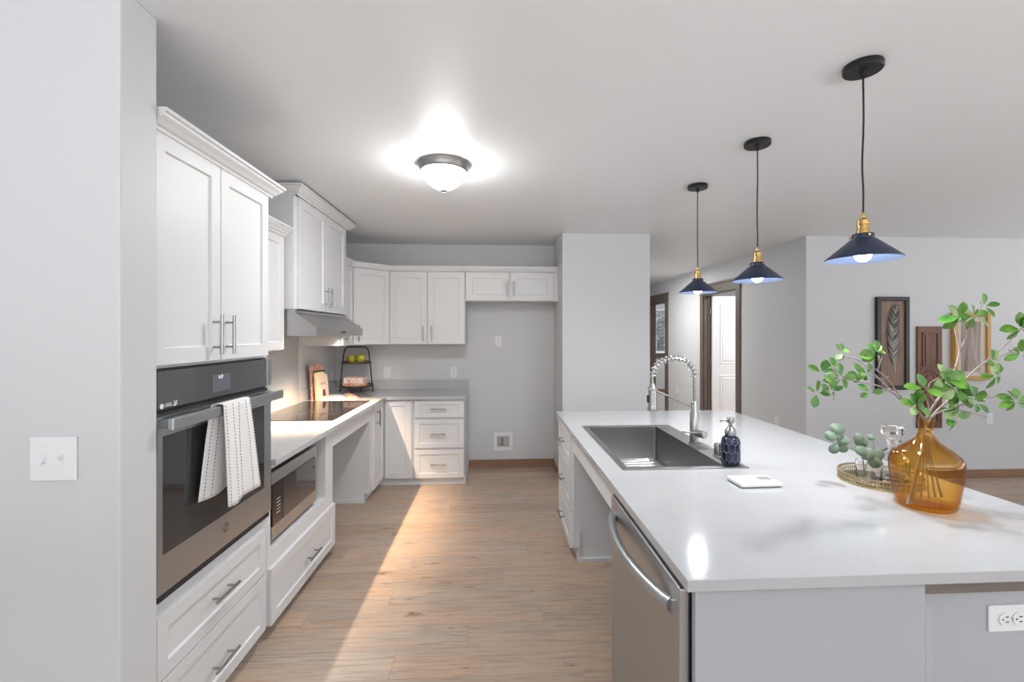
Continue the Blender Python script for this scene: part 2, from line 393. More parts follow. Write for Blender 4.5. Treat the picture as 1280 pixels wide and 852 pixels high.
# shaker front in the local frame of a cabinet: x along the face, -y out of it, z up
def shaker(parent, u0, u1, z0, z1, m, name='door', fw=0.055, t=0.020, y=0.0, rec=0.008):
    A = [(u0, z0), (u1, z0), (u1, z1), (u0, z1)]
    ins = lambda d: [(u0+d, z0+d), (u1-d, z0+d), (u1-d, z1-d), (u0+d, z1-d)]
    ch = 0.0015
    levels = [(A, y), (A, y-t+ch), (ins(ch), y-t), (ins(fw), y-t), (ins(fw+0.005), y-t+rec)]
    vs = []; fs = []
    for P, yy in levels: vs += [(p[0], yy, p[1]) for p in P]
    for i in range(len(levels)-1):
        for k in range(4):
            k2 = (k+1) % 4; fs.append((i*4+k, i*4+k2, (i+1)*4+k2, (i+1)*4+k))
    e = (len(levels)-1)*4; fs.append((e, e+1, e+2, e+3)); fs.append((3, 2, 1, 0))
    mb = MB(); mb.add(vs, fs)
    return mb.build(name, m, parent)
def bar_handle(parent, u, z, vertical=True, y=-0.020, L=0.152, out=0.032, r=0.0062):
    mb = MB(); d = (0, 0, 1) if vertical else (1, 0, 0); c = Vector((u, y-out, z)); d = Vector(d)
    mb.cyl(c-d*L/2, c+d*L/2, r, 14, None, 0.001)
    for s in (-1, 1):
        p = c+d*0.048*s; mb.cyl((p.x, y, p.z), p, 0.0048, 10)
    return mb.build('handle', M['nickel'], parent, smooth=40)

# ------------------------------------------------------------------ the setting
CEIL = 2.44; XW = -1.73; YB = 5.02; YC = YB-0.004; XD = XW+0.004   # room faces; cabinet backs stop just short of them
LR = PI/2      # rotation of things facing +x (left run); local x -> world y
def wbox(name, *b, m='wall', bevel=0): return struct(MB().box(*b).build(name, M[m], bevel=bevel))
wbox('floor', -4.5, 7.6, -4.0, 8.4, -0.1, 0.0, m='floor')
wbox('floor_far_room', 1.5, 7.6, 8.4, 11.4, -0.1, 0.0, m='carpet')
wbox('ceiling', -4.5, 7.6, -4.0, 11.4, CEIL, CEIL+0.1, m='ceiling')
wbox('wall_near_left', -4.5, -1.05, 1.335, 1.475, 0, CEIL, bevel=0.006)
wbox('wall_left', XW-0.14, XW, 1.475, YB, 0, CEIL)
wbox('wall_back', XW-0.14, 0.64, YB, YB+0.14, 0, CEIL)
wbox('wall_pantry', 0.64, 1.5, 4.36, 11.2, 0, CEIL, bevel=0.006)
wbox('wall_right', 3.086, 7.6, 4.37, 4.51, 0, CEIL)
wbox('wall_living', 7.46, 7.6, -4.0, 4.37, 0, CEIL)
wbox('wall_living_left', -4.64, -4.5, -4.14, 1.475, 0, CEIL)
# hall wall with two door openings
mb = MB()
for y0, y1, z0, z1 in ((4.51, 5.68, 0, CEIL), (5.68, 6.60, 2.04, CEIL), (6.60, 8.13, 0, CEIL), (8.13, 9.0, 2.06, CEIL), (9.0, 11.2, 0, CEIL)):
    mb.box(3.086, 3.206, y0, y1, z0, z1)
struct(mb.build('wall_hall', M['wall']))
wbox('wall_divider', 3.206, 7.6, 7.5, 7.62, 0, CEIL)
wbox('wall_bedroom', 5.6, 5.72, 4.51, 7.5, 0, CEIL)
# far room's end wall with its window opening
mb = MB()
for x0, x1, z0, z1 in ((1.5, 3.55, 0, CEIL), (3.55, 5.2, 0, 0.98), (3.55, 5.2, 2.10, CEIL), (5.2, 7.6, 0, CEIL)):
    mb.box(x0, x1, 11.2, 11.34, z0, z1)
struct(mb.build('wall_far_room', M['wall']))
w = thing('window_1', 'bright window seen through the far hall doorway, looking on bare trees', 'window', (4.375, 11.2, 0)); w['kind'] = 'structure'
mb = MB()
for a in ((-0.825, 0.825, 0.98, 1.03), (-0.825, 0.825, 2.05, 2.10), (-0.825, -0.775, 1.03, 2.05), (0.775, 0.825, 1.03, 2.05)): mb.box(a[0], a[1], 0.04, 0.10, a[2], a[3])
mb.build('window_frame', M['doorwhite'], w)
MB().box(-0.775, 0.775, 0.068, 0.074, 1.03, 2.05).build('pane', M['pane'], w)
mb = MB(); mb.box(-0.90, 0.90, -0.03, 0.0, 0.86, 0.95); mb.box(-0.92, 0.92, -0.05, 0.0, 0.95, 0.98)
mb.build('window_sill', M['casingx'], w)
mb = MB(); rr = random.Random(3)
for k in range(90):
    x = rr.uniform(2.5, 8.5); y = rr.uniform(14.5, 18); z = 0
    mb.tube([(x, y, -0.2), (x+rr.uniform(-.2, .2), y, 2.0), (x+rr.uniform(-.6, .6), y, 4.4)], [rr.uniform(.05, .12), .06, .02], 6, 4)
    for q in range(7):
        zz = rr.uniform(0.6, 3.6); mb.tube([(x, y, zz), (x+rr.uniform(-1, 1), y+rr.uniform(-.4, .4), zz+rr.uniform(.2, 1.0))], [.03, .008], 5)
tag(mb.build('tree_thicket', M['tree'], smooth=60), 'bare grey trees outside the far room window', 'trees', None, 'stuff')

def casing(o, y0, y1, h, th=0.1, name='casing'):
    # flat brown casing around an opening in the hall wall, head a little proud
    mb = MB()
    mb.box(-0.018, 0.0, y0-th, y0, 0, h); mb.box(-0.018, 0.0, y1, y1+th, 0, h)
    mb.build(name, M['casing'], o)
    mb = MB(); mb.box(-0.022, 0.0, y0-th-0.01, y1+th+0.01, h, h+0.12); mb.box(-0.034, 0.0, y0-th-0.025, y1+th+0.025, h+0.12, h+0.145)
    mb.build('head_casing', M['casingx'], o)
    mb = MB(); mb.box(0.0, 0.12, y0, y0+0.018, 0, h); mb.box(0.0, 0.12, y1-0.018, y1, 0, h); mb.box(0.0, 0.12, y0+0.018, y1-0.018, h-0.018, h)
    mb.box(0.05, 0.063, y1-0.03, y1-0.018, 0, h-0.018)
    mb.build('jamb', M['casing'], o)
d1 = thing('door_1', 'white two-panel door standing open in a taupe frame, hall wall', 'door', (3.086, 0, 0)); d1['kind'] = 'structure'
casing(d1, 5.68, 6.60, 2.04)
# leaf swung 90 degrees into the bedroom, hinged on the far jamb
mb = MB(); x0, x1, zt = 0.10, 0.90, 2.02; ys = 6.545
def leaf(mb):
    mb.box(x0, x1, ys, ys+0.036, 0.008, zt)
    for z0, z1 in ((1.02, 1.90), (0.16, 0.86)):
        pr = [(x0+0.11, z0), (x1-0.11, z0), (x1-0.11, z1), (x0+0.11, z1)]
        ins = lambda d: [(pr[0][0]+d, pr[0][1]+d), (pr[1][0]-d, pr[1][1]+d), (pr[2][0]-d, pr[2][1]-d), (pr[3][0]+d, pr[3][1]-d)]
        vs = []; fs = []
        for P, yy in ((ins(0), ys), (ins(0.012), ys-0.008), (ins(0.03), ys-0.001), (ins(0.05), ys-0.007)): vs += [(p[0], yy, p[1]) for p in P]
        for i in range(3):
            for k in range(4): fs.append((i*4+k, i*4+(k+1) % 4, i*4+4+(k+1) % 4, i*4+4+k))
        fs.append((12, 13, 14, 15)); mb.add(vs, fs)
leaf(mb); lf = mb.build('door_leaf', M['doorwhite'], d1)
for z in (0.25, 1.05, 1.80): MB().cyl((0.085, 6.566, z-0.05), (0.085, 6.566, z+0.05), 0.009, 10).build('hinge', M['nickel'], d1, smooth=40)
mb = MB(); mb.cyl((0.84, ys, 0.96), (0.84, ys-0.012, 0.96), 0.03, 20); mb.lathe([(0.011, 0), (0.011, 0.03), (0.028, 0.045), (0.028, 0.06), (0, 0.068)], (0.84, ys-0.01, 0.96), 20, Matrix.Rotation(PI/2, 3, 'X')); mb.build('door_knob', M['nickel'], lf, smooth=40)
d2 = thing('door_2', 'taupe-cased open doorway at the far end of the hall', 'doorway', (3.086, 0, 0)); d2['kind'] = 'structure'
casing(d2, 8.13, 9.0, 2.06, 0.13)
wbox('baseboard_back', -0.30, 0.64, YB-0.014, YB, 0, 0.085, m='base', bevel=0.003)
wbox('baseboard_pantry', 0.626, 0.64, 4.346, YB-0.014, 0, 0.085, m='base', bevel=0.003)
wbox('baseboard_pantry_front', 0.64, 1.51, 4.346, 4.36, 0, 0.085, m='base', bevel=0.003)
wbox('baseboard_right', 3.086, 7.46, 4.356, 4.37, 0, 0.085, m='base', bevel=0.003)
wbox('baseboard_hall', 3.072, 3.086, 4.356, 5.58, 0, 0.085, m='base', bevel=0.003)
wbox('baseboard_far_room', 3.206, 7.6, 11.186, 11.2, 0, 0.085, m='base', bevel=0.003)

# ------------------------------------------------------------------ left run: tall oven cabinet
XC = -1.095; DEP = XC-XW-0.004
cab = M['cab']
CROWN = lambda z, k=1.0: [(0, z), (0.005*k, z), (0.008*k, z+0.010), (0.016*k, z+0.014), (0.026*k, z+0.026), (0.039*k, z+0.038), (0.041*k, z+0.046), (0.050*k, z+0.048), (0.050*k, z+0.060), (0, z+0.060)]
t = thing('tall_oven_cabinet', 'tall white shaker cabinet surrounding the wall oven, nearest on the left', 'cabinet', (XC, 1.48, 0), LR)
mb = MB(); Wd = 0.76
mb.box(0, Wd, 0, DEP, 1.352, 2.118); mb.box(0, 0.02, 0, DEP, 0.615, 1.352); mb.box(Wd-0.02, Wd, 0, DEP, 0.615, 1.352); mb.box(0.02, Wd-0.02, DEP-0.02, DEP, 0.615, 1.352)
mb.box(0, Wd, 0, DEP, 0.075, 0.615); mb.box(0, Wd, 0.045, DEP, 0, 0.075)
mb.build('body', cab, t, bevel=0.001)
d = shaker(t, 0.010, 0.363, 1.362, 2.116, cab); bar_handle(d, 0.318, 1.462)
d = shaker(t, 0.367, 0.738, 1.362, 2.116, cab); bar_handle(d, 0.398, 1.462)
d = shaker(t, 0.030, 0.712, 0.347, 0.553, cab, 'drawer', 0.048); bar_handle(d, 0.362, 0.457, False)
d = shaker(t, 0.030, 0.712, 0.082, 0.342, cab, 'drawer', 0.048); bar_handle(d, 0.362, 0.193, False)
MB().sweep([(0, -0.02), (Wd, -0.02), (Wd, DEP)], CROWN(2.113)).build('crown_molding', cab, t)

# wall oven in the niche
o = thing('wall_oven', 'built-in stainless steel wall oven with black glass door in the tall cabinet', 'oven', (XC, 1.48, 0), LR)
mb = MB(); mb.box(0.024, 0.736, 0.004, 0.55, 0.618, 1.345); mb.build('oven_body', M['rubber'], o)
MB().box(0.016, 0.744, -0.004, 0.0, 0.612, 1.352).build('trim_flange', M['rubber'], o)
mb = MB(); mb.box(0.022, 0.738, -0.026, -0.004, 1.222, 1.345); mb.build('control_panel', M['panelglass'], o, bevel=0.002)
mb = MB(); mb.box(0.71, 0.7505, -0.028, -0.004, 1.222, 1.347); mb.build('panel_trim', M['steelz'], o, bevel=0.002)
cp = o.children[2]
MB().box(0.302, 0.418, -0.0268, -0.0258, 1.243, 1.309).build('display', M['display'], cp)
text_mesh('1:17', 0.018, 0.0003, M['digits'], cp, 'clock_digits', (0.352, -0.0272, 1.298), (PI/2, 0, 0))
mb = MB(); mb.cyl((0.040, -0.0258, 1.232), (0.040, -0.027, 1.232), 0.0085, 20)
for k, (a, bb) in enumerate(((0.055, 0.088), (0.055, 0.083), (0.055, 0.086))): mb.box(a, bb, -0.0268, -0.0258, 1.229+k*0.004, 1.2305+k*0.004)
for i in range(4):
    for j in range(4):
        if (i*7+j*3) % 5 != 1: mb.box(0.094+i*0.0042, 0.0975+i*0.0042, -0.0268, -0.0258, 1.226+j*0.0045, 1.229+j*0.0045)
s_ = mb.build('sticker_marks', M['plastic'], cp)
MB().box(0.022, 0.728, -0.0275, 0.0, 0.609, 0.626).build('black_strip', M['dark'], o)  # raised black strip along the line below the oven door
# door
mb = MB()
mb.slab([0.022, 0.045, 0.690, 0.7505], [0.628, 0.752, 1.135, 1.198], 0, 0.02, lambda i, j: not (i == 1 and j == 1))
for k, p in enumerate(mb.v): mb.v[k] = (p[0], -0.026+(0.02-p[2]), p[1])
dr = mb.build('oven_door', M['steel'], o, bevel=0.001)
MB().box(0.045, 0.690, -0.0245, -0.010, 0.752, 1.135).build('door_glass', M['ovenglass'], dr)
mb = MB(); mb.box(0.022, 0.7505, -0.010, -0.006, 0.628, 1.21); mb.build('door_back', M['rubber'], dr)
mb = MB(); mb.box(0.010, 0.755, -0.083, -0.062, 1.160, 1.199)
mb.build('handle', M['steel'], dr, bevel=0.004)
for u in (0.035, 0.735): MB().box(u-0.012, u+0.012, -0.064, -0.026, 1.166, 1.193).build('handle_bracket', M['steel'], dr, bevel=0.003)
mb = MB(); mb.cyl((0.384, -0.0258, 0.700), (0.384, -0.0275, 0.700), 0.019, 32, None, 0.0005); bd = mb.build('badge', M['darknickel'], dr, smooth=40)
mb = MB(); mb.tube([(0.384+0.0165*math.cos(a), -0.0278, 0.700+0.0165*math.sin(a)) for a in [2*PI*k/32 for k in range(33)]], 0.0008, 6)
# interlaced script initials on the badge
mb.tube([(0.382, -0.0278, 0.706), (0.377, -0.0278, 0.710), (0.373, -0.0278, 0.703), (0.375, -0.0278, 0.694), (0.381, -0.0278, 0.692), (0.382, -0.0278, 0.699), (0.378, -0.0278, 0.699)], 0.0009, 6, 4)
mb.tube([(0.394, -0.0278, 0.707), (0.389, -0.0278, 0.709), (0.386, -0.0278, 0.704), (0.391, -0.0278, 0.701), (0.386, -0.0278, 0.697), (0.389, -0.0278, 0.692), (0.395, -0.0278, 0.694)], 0.0009, 6, 4)
mb.build('badge_letters', M['nickel'], bd, smooth=60)

# towel folded over the oven handle
NU = 18
def towel(us0, us1, ub0, ub1, zb, yfun, front):
    vs = []; fs = []; NZ = 22
    for i in range(NZ+1):
        f = i/NZ; z = 1.2015*(1-f)+zb*f
        for k in range(NU+1):
            g = k/NU; u = (us0+(us1-us0)*g)*(1-f)+(ub0+(ub1-ub0)*g)*f
            vs.append((u, yfun(f, g), z-0.006*math.sin(g*5)*f))
    for i in range(NZ):
        for k in range(NU): fs.append((i*(NU+1)+k, i*(NU+1)+k+1, (i+1)*(NU+1)+k+1, (i+1)*(NU+1)+k))
    return vs, fs
fy = lambda f, g: -0.0895-0.010*f*(1+0.6*math.sin(g*7+0.6))-0.004*math.sin(g*9)*min(1, f*3)
by = lambda f, g: -0.0575+0.012*f+0.004*math.sin(g*8+1)*min(1, f*3)-0.001
tw = thing('dish_towel', 'white cotton towel with dashed black stripes over the oven handle', 'towel', (XC, 1.48, 0), LR)
FV = towel(0.262, 0.442, 0.268, 0.492, 0.822, fy, 1); BV = towel(0.238, 0.440, 0.192, 0.42, 0.868, by, 0)
mb = MB(); mb.add(*FV); mb.add(*BV)
n1 = len(FV[0]); 
# fold over the bar
vs = []; fs = []
for s in range(7):
    a = PI*s/6
    for k in range(NU+1):
        g = k/NU; f_ = FV[0][k]; b_ = BV[0][k]; u = f_[0]*(1-s/6)+b_[0]*s/6
        yc = (f_[1]+b_[1])/2; ry = (b_[1]-f_[1])/2
        vs.append((u, yc-ry*math.cos(a), 1.2015+0.006*math.sin(a)))
for s in range(6):
    for k in range(NU): fs.append((s*(NU+1)+k, s*(NU+1)+k+1, (s+1)*(NU+1)+k+1, (s+1)*(NU+1)+k))
mb.add(vs, fs)
bd_ = mb.build('cloth', M['cotton'], tw, smooth=60, fix=False)
sm = bd_.modifiers.new('thickness', 'SOLIDIFY'); sm.thickness = 0.0022; sm.offset = 0
for g in (0.06, 0.31, 0.54, 0.80, 0.97):
    mb = MB()
    for i in range(30):
        pts = []
        for ff in ((i+0.3)/30, (i+0.8)/30):
            z = 1.2015*(1-ff)+0.822*ff-0.006*math.sin(g*5)*ff
            u = (0.262+0.180*g)*(1-ff)+(0.268+0.224*g)*ff; pts.append((u, fy(ff, g)-0.0018, z))
        mb.tube(pts, 0.0011, 5)
    mb.build('stitched_stripe', M['stitch'], tw)
for g in (0.12, 0.28):
    mb = MB()
    for i in range(26):
        pts = []
        for ff in ((i+0.3)/26, (i+0.8)/26):
            z = 1.2015*(1-ff)+0.868*ff; u = (0.238+0.202*g)*(1-ff)+(0.192+0.228*g)*ff; pts.append((u, by(ff, g)-0.0018, z))
        mb.tube(pts, 0.0011, 5)
    mb.build('stitched_stripe', M['stitch'], tw)

# microwave cabinet
t = thing('microwave_cabinet', 'white base cabinet holding the microwave above one wide drawer', 'cabinet', (XC, 2.243, 0), LR)
mb = MB(); Wd = 0.88
mb.box(0, 0.035, 0, DEP, 0.40, 0.832); mb.box(0.752, Wd, 0, DEP, 0.40, 0.832); mb.box(0.035, 0.752, 0, DEP, 0.805, 0.832)
mb.box(0.035, 0.752, DEP-0.02, DEP, 0.412, 0.805); mb.box(0.035, 0.752, 0, DEP, 0.40, 0.412); mb.box(0, Wd, 0, DEP, 0.06, 0.40); mb.box(0, Wd, 0.05, DEP, 0, 0.06)
mb.build('body', cab, t, bevel=0.001)
d = shaker(t, 0.006, 0.874, 0.062, 0.335, cab, 'drawer', 0.052); bar_handle(d, 0.47, 0.185, False)
o = thing('microwave_oven', 'stainless microwave with black glass door inside the open base cabinet', 'microwave', (XC, 2.243, 0), LR)
mb = MB(); mb.box(0.075, 0.640, 0.032, 0.44, 0.425, 0.772); mb.build('case', M['darknickel'], o, bevel=0.004)
mb = MB(); mb.box(0.075, 0.640, 0.012, 0.032, 0.716, 0.776); mb.box(0.075, 0.640, 0.012, 0.032, 0.443, 0.506); mb.box(0.615, 0.640, 0.012, 0.032, 0.506, 0.716); mb.build('front_frame', M['steel'], o, bevel=0.002)
MB().box(0.19, 0.613, 0.009, 0.031, 0.508, 0.714).build('door', M['ovenglass'], o, bevel=0.002)
kp = MB().box(0.077, 0.188, 0.010, 0.031, 0.508, 0.714).build('left_glass', M['blackglass'], o, bevel=0.002)
mb = MB()
for i in range(5): mb.box(0.120, 0.158, 0.0093, 0.0103, 0.560+i*0.017, 0.5625+i*0.017)
mb.build('reflection_bars', M['plastic'], kp)  # white bars painting a reflection on the microwave's black glass
for u in (0.11, 0.60):
    for y in (0.07, 0.40): MB().cyl((u, y, 0.4125), (u, y, 0.426), 0.012, 12).build('foot', M['rubber'], o)

# apron over the knee space
t = thing('cooktop_apron', 'white apron board over the knee space below the cooktop', 'apron', (XC, 3.125, 0), LR)
mb = MB(); mb.box(0, 0.893, 0.0, 0.02, 0.708, 0.832); mb.build('board', cab, t, bevel=0.001)
mb = MB(); mb.box(0, 0.893, DEP-0.02, DEP, 0.0, 0.832); mb.build('back_panel', cab, t)

# corner base cabinet: an L with two doors meeting in the inner corner
t = thing('corner_base_cabinet', 'white corner base cabinet with two doors meeting in the inside corner', 'cabinet')
mb = MB()
mb.prism([(XD, 4.02), (XC, 4.02), (XC, 4.45), (-0.797, 4.45), (-0.797, YC), (XD, YC)], 'z', 0.080, 0.832)
mb.prism([(XD, 4.02), (XC-0.05, 4.02), (XC-0.05, 4.475), (-0.797, 4.475), (-0.797, YC), (XD, YC)], 'z', 0, 0.080)
mb.build('body', cab, t, bevel=0.001)
mb = MB(); mb.box(XW+0.02, XC-0.04, 4.008, 4.02, 0, 0.03); mb.build('shoe_strip', cab, t)
def faced(parent, loc, rotz, u0, u1, z0, z1, handle=None, fw=0.055):
    d = shaker(parent, u0, u1, z0, z1, cab, 'door', fw); d.location = loc; d.rotation_euler = (0, 0, rotz)
    if handle: bar_handle(d, *handle)
    return d
faced(t, (XC, 4.02, 0), LR, 0.075, 0.405, 0.085, 0.826, (0.155, 0.710), 0.050)
faced(t, (-1.075, 4.45, 0), 0, 0.012, 0.262, 0.075, 0.826, None, 0.055)

t = thing('drawer_base_cabinet', 'white three-drawer base cabinet on the back wall beside the fridge gap', 'cabinet', (-0.795, 4.45, 0))
mb = MB(); mb.box(0, 0.487, 0, YC-4.45, 0.07, 0.832); mb.box(0, 0.487, 0.022, YC-4.45, 0, 0.07); mb.build('body', cab, t, bevel=0.001)
for z0, z1 in ((0.656, 0.827), (0.364, 0.640), (0.074, 0.346)):
    d = shaker(t, 0.012, 0.480, z0, z1, cab, 'drawer', 0.045); bar_handle(d, 0.242, (z0+z1)/2, False)
mb = MB(); mb.box(0.487, 0.497, 0.025, YC-4.45, 0, 0.075); mb.build('shoe_strip', cab, t)

# L-shaped quartz counter with its splash
t = thing('kitchen_countertop', 'white quartz L-shaped countertop along the left and back walls', 'countertop')
MB().slab([XD, -1.05, -0.295], [2.243, 4.40, YC], 0.834, 0.864, lambda i, j: i == 0 or j == 1).build('slab', M['quartz'], t, bevel=0.002)
mb = MB(); mb.box(-1.70, -0.295, YB-0.02, YC, 0.864, 0.966); mb.box(XD, XW+0.02, 4.075, YB-0.02, 0.864, 0.966); mb.build('backsplash', M['quartz'], t, bevel=0.0015)
mb = MB(); mb.box(XD, XW+0.012, 2.243, 3.024, 0.864, 1.358); mb.box(XD, XW+0.012, 3.024, 4.07, 0.864, 1.444); mb.build('splash_slab', M['quartz'], t)

# cooktop
t = thing('induction_cooktop', 'black glass cooktop set into the left countertop below the hood', 'cooktop', (-1.41, 3.67, 0.864))
MB().box(-0.290, 0.285, -0.455, 0.468, 0, 0.005).build('glass_top', M['blackglass'], t, bevel=0.0015)
mb = MB()
for x, y, r in ((-0.12, -0.28, 0.08), (0.12, -0.28, 0.10), (-0.1, 0.0, 0.115), (-0.12, 0.29, 0.10), (0.12, 0.29, 0.08)):
    mb.tube([(x+r*math.cos(2*PI*k/40), y+r*math.sin(2*PI*k/40), 0.0050) for k in range(41)], 0.0006, 4)
mb.build('burner_ring', M['slot'], t)

# ------------------------------------------------------------------ wall cabinets
def wallcab(name, label, loc, rotz, Wd, dep, z0, z1, doors, fw=0.055, crown=None, ends=(True, True)):
    t = thing(name, label, 'cabinet', loc, rotz)
    MB().box(0, Wd, 0, dep, z0, z1).build('body', cab, t, bevel=0.001)
    for u0, u1, h in doors:
        d = shaker(t, u0, u1, z0+0.004, z1-0.006 if crown is None else crown-0.002, cab, 'door', fw)
        if h: bar_handle(d, *h)
    if crown:
        P = [(0, dep)] if ends[0] else []
        P += [(0, -0.02), (Wd, -0.02)]
        if ends[1]: P += [(Wd, dep)]
        MB().sweep(P, CROWN(crown, 1.1)).build('crown_molding', cab, t)
    return t
wallcab('wall_cabinet', 'low-crowned white wall cabinet squeezed between tall oven cabinet and hood cabinet', (-1.38, 2.243, 0), LR, 0.777, 0.35, 1.36, 2.095,
        [(0.01, 0.384, (0.34, 1.46)), (0.390, 0.765, (0.43, 1.46))], 0.05, 2.088, (False, False))
wallcab('hood_cabinet', 'tallest white wall cabinet with two doors, directly above the range hood', (-1.31, 3.026, 0), LR, 1.035, 0.42, 1.626, 2.372,
        [(0.045, 0.520, (0.486, 1.737)), (0.526, 0.965, (0.562, 1.737))], 0.06, 2.366)
wallcab('narrow_wall_cabinet', 'narrow white wall cabinet half hidden behind the right end of the hood', (-1.37, 4.075, 0), LR, 0.322, 0.36, 1.358, 2.10, [(0.04, 0.312, (0.085, 1.465))], 0.045)
t = thing('corner_wall_cabinet', 'white diagonal corner wall cabinet above the tiered stand', 'cabinet')
MB().prism([(XD, 4.40), (-1.37, 4.40), (-1.082, 4.688), (-1.082, YC), (XD, YC)], 'z', 1.358, 2.10).build('body', cab, t, bevel=0.001)
faced(t, (-1.37, 4.40, 0), PI/4, 0.012, 0.397, 1.362, 2.094, (0.052, 1.468), 0.055)
wallcab('wall_cabinet', 'white two-door wall cabinet on the back wall, full height, over the outlets', (-1.080, 4.69, 0), 0, 0.764, YC-4.69, 1.358, 2.10,
        [(0.006, 0.381, (0.345, 1.466)), (0.387, 0.760, (0.430, 1.466))], 0.06)
t = wallcab('fridge_cabinet', 'short wide white wall cabinet over the empty fridge gap', (-0.314, 4.69, 0), 0, 0.952, YC-4.69, 1.80, 2.10,
        [(0.008, 0.446, (0.424, 1.925)), (0.464, 0.908, (0.494, 1.925))], 0.06)
MB().box(0.910, 0.952, -0.018, 0, 1.80, 2.10).build('filler_strip', cab, t)
o = MB().sweep([(-1.36, 4.09), (-1.36, 4.396), (-1.078, 4.678), (0.638, 4.678)], [(-0.03, 2.101), (0.004, 2.101), (0.006, 2.112), (0.012, 2.116), (0.022, 2.132), (0.028, 2.138), (0.03, 2.152), (-0.03, 2.152)]).build('cornice', cab)
tag(o, 'white cornice strip running along the tops of the corner and back wall cabinets', 'molding')

# range hood
t = thing('range_hood', 'stainless steel under-cabinet range hood above the cooktop', 'range hood')
prof = [(XD, 1.449), (-1.165, 1.449), (-1.165, 1.508), (-1.30, 1.604), (-1.30, 1.624), (XD, 1.624)]
mb = MB(); mb.prism(prof, 'y', 3.03, 3.034); mb.prism(prof, 'y', 4.054, 4.058)
for (xa, za), (xb, zb) in zip(prof[1:-1], prof[2:]):
    n_ = Vector((zb-za, xa-xb)).normalized()*-0.004
    mb.prism([(xa, za), (xb, zb), (xb+n_.x, zb+n_.y), (xa+n_.x, za+n_.y)], 'y', 3.034, 4.054)
mb.build('hood_shell', M['hoodsteel'], t)
mb = MB(); mb.box(-1.67, -1.335, 3.06, 4.03, 1.452, 1.460); mb.build('filter_panel', M['darknickel'], t)
mb = MB(); mb.box(-1.262, -1.17, 3.034, 4.054, 1.449, 1.452); mb.box(-1.264, -1.262, 3.034, 4.054, 1.449, 1.51); mb.box(-1.335, -1.262, 3.034, 4.054, 1.508, 1.511)
mb.build('lamp_trough', M['hoodsteel'], t)
mb = MB()
for y in (3.50, 3.53, 3.56, 3.59): mb.box(-1.165, -1.162, y, y+0.016, 1.470, 1.484)
mb.build('button', M['slot'], t)
for y in (3.30, 3.80):
    MB().cyl((-1.292, y, 1.507), (-1.292, y, 1.503), 0.022, 24).build('lamp_lens', M['hoodlens'], t, smooth=40)
    for pw, col, sz, bl in ((HP, (1.0, 0.67, 0.38), 96, 0.6), (HW, (1.0, 0.91, 0.80), 172, 0.6)):
        l = bpy.data.lights.new('hood_lamp', 'SPOT'); l.energy = pw; l.color = col; l.spot_size = math.radians(sz); l.spot_blend = bl; l.shadow_soft_size = 0.012
        lo = bpy.data.objects.new('hood_lamp', l); C.objects.link(lo); lo.parent = t; lo.location = (-1.292, y, 1.498)

# ------------------------------------------------------------------ island
RR = -PI/2     # things facing -x: local x -> world -y
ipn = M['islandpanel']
t = thing('island_drawer_cabinet', 'white three-drawer cabinet at the far end of the island', 'cabinet', (0.498, 3.47, 0), RR)
mb = MB(); mb.box(0, 0.562, 0, 0.60, 0.085, 0.832); mb.box(0, 0.562, 0.03, 0.60, 0, 0.085); mb.build('body', cab, t, bevel=0.001)
for z0, z1 in ((0.606, 0.828), (0.316, 0.600), (0.074, 0.310)):
    d = shaker(t, 0.008, 0.535, z0, z1, cab, 'drawer', 0.05); bar_handle(d, 0.27, (z0+z1)/2, False)
mb = MB(); mb.box(0.562, 0.574, 0.03, 0.60, 0, 0.022); mb.box(0.562, 0.570, 0.03, 0.045, 0.022, 0.20); mb.build('shoe_strip', cab, t)
t = thing('kitchen_island', 'white island body with end panel, knee-space back and apron under the counter', 'island', (0.50, 1.10, 0))
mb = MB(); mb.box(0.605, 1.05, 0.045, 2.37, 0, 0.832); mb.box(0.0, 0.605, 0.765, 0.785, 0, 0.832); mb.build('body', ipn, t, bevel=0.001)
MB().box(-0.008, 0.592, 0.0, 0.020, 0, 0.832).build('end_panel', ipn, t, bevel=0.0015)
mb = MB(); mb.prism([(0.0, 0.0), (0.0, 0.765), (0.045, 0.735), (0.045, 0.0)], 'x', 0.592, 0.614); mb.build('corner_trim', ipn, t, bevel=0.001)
MB().box(0.592, 1.06, 0.028, 0.045, 0.785, 0.832).build('subtop_edge', M['ply'], t)
MB().box(-0.004, 0.016, 0.785, 1.808, 0.708, 0.832).build('apron_board', cab, t, bevel=0.001)
o = MB().slab([0.466, 0.580, 1.037, 1.84], [1.085, 2.0, 2.892, 3.50], 0.834, 0.864, lambda i, j: not (i == 1 and j == 1)).build('island_countertop', M['quartz'], bevel=0.002)
tag(o, 'large white quartz island countertop with the sink cut into it', 'countertop')

t = thing('dishwasher', 'stainless dishwasher with bowed handle under the near end of the island', 'dishwasher', (0.49, 1.81, 0), RR)
MB().box(0.004, 0.672, 0.004, 0.57, 0.02, 0.830).build('tub', M['rubber'], t)
dr = MB().box(0.0, 0.680, -0.026, 0.002, 0.085, 0.818).build('door', M['steelz'], t, bevel=0.004)
MB().box(0.02, 0.66, 0.02, 0.04, 0.0, 0.082).build('kick_plate', M['rubber'], t)
mb = MB(); pts = []
for k in range(25):
    u = k/24; s_ = math.sin(PI*u)
    pts.append((0.045+0.59*u, -0.030-0.050*s_**0.75, 0.752))
mb.tube(pts, 0.0155, 14)
for k, p in enumerate(mb.v): mb.v[k] = (p[0], p[1], 0.752+(p[2]-0.752)*1.25)
for u in (0.045, 0.635): mb.box(u-0.012, u+0.012, -0.034, -0.024, 0.735, 0.769)
mb.build('handle', M['steel'], dr, smooth=50)

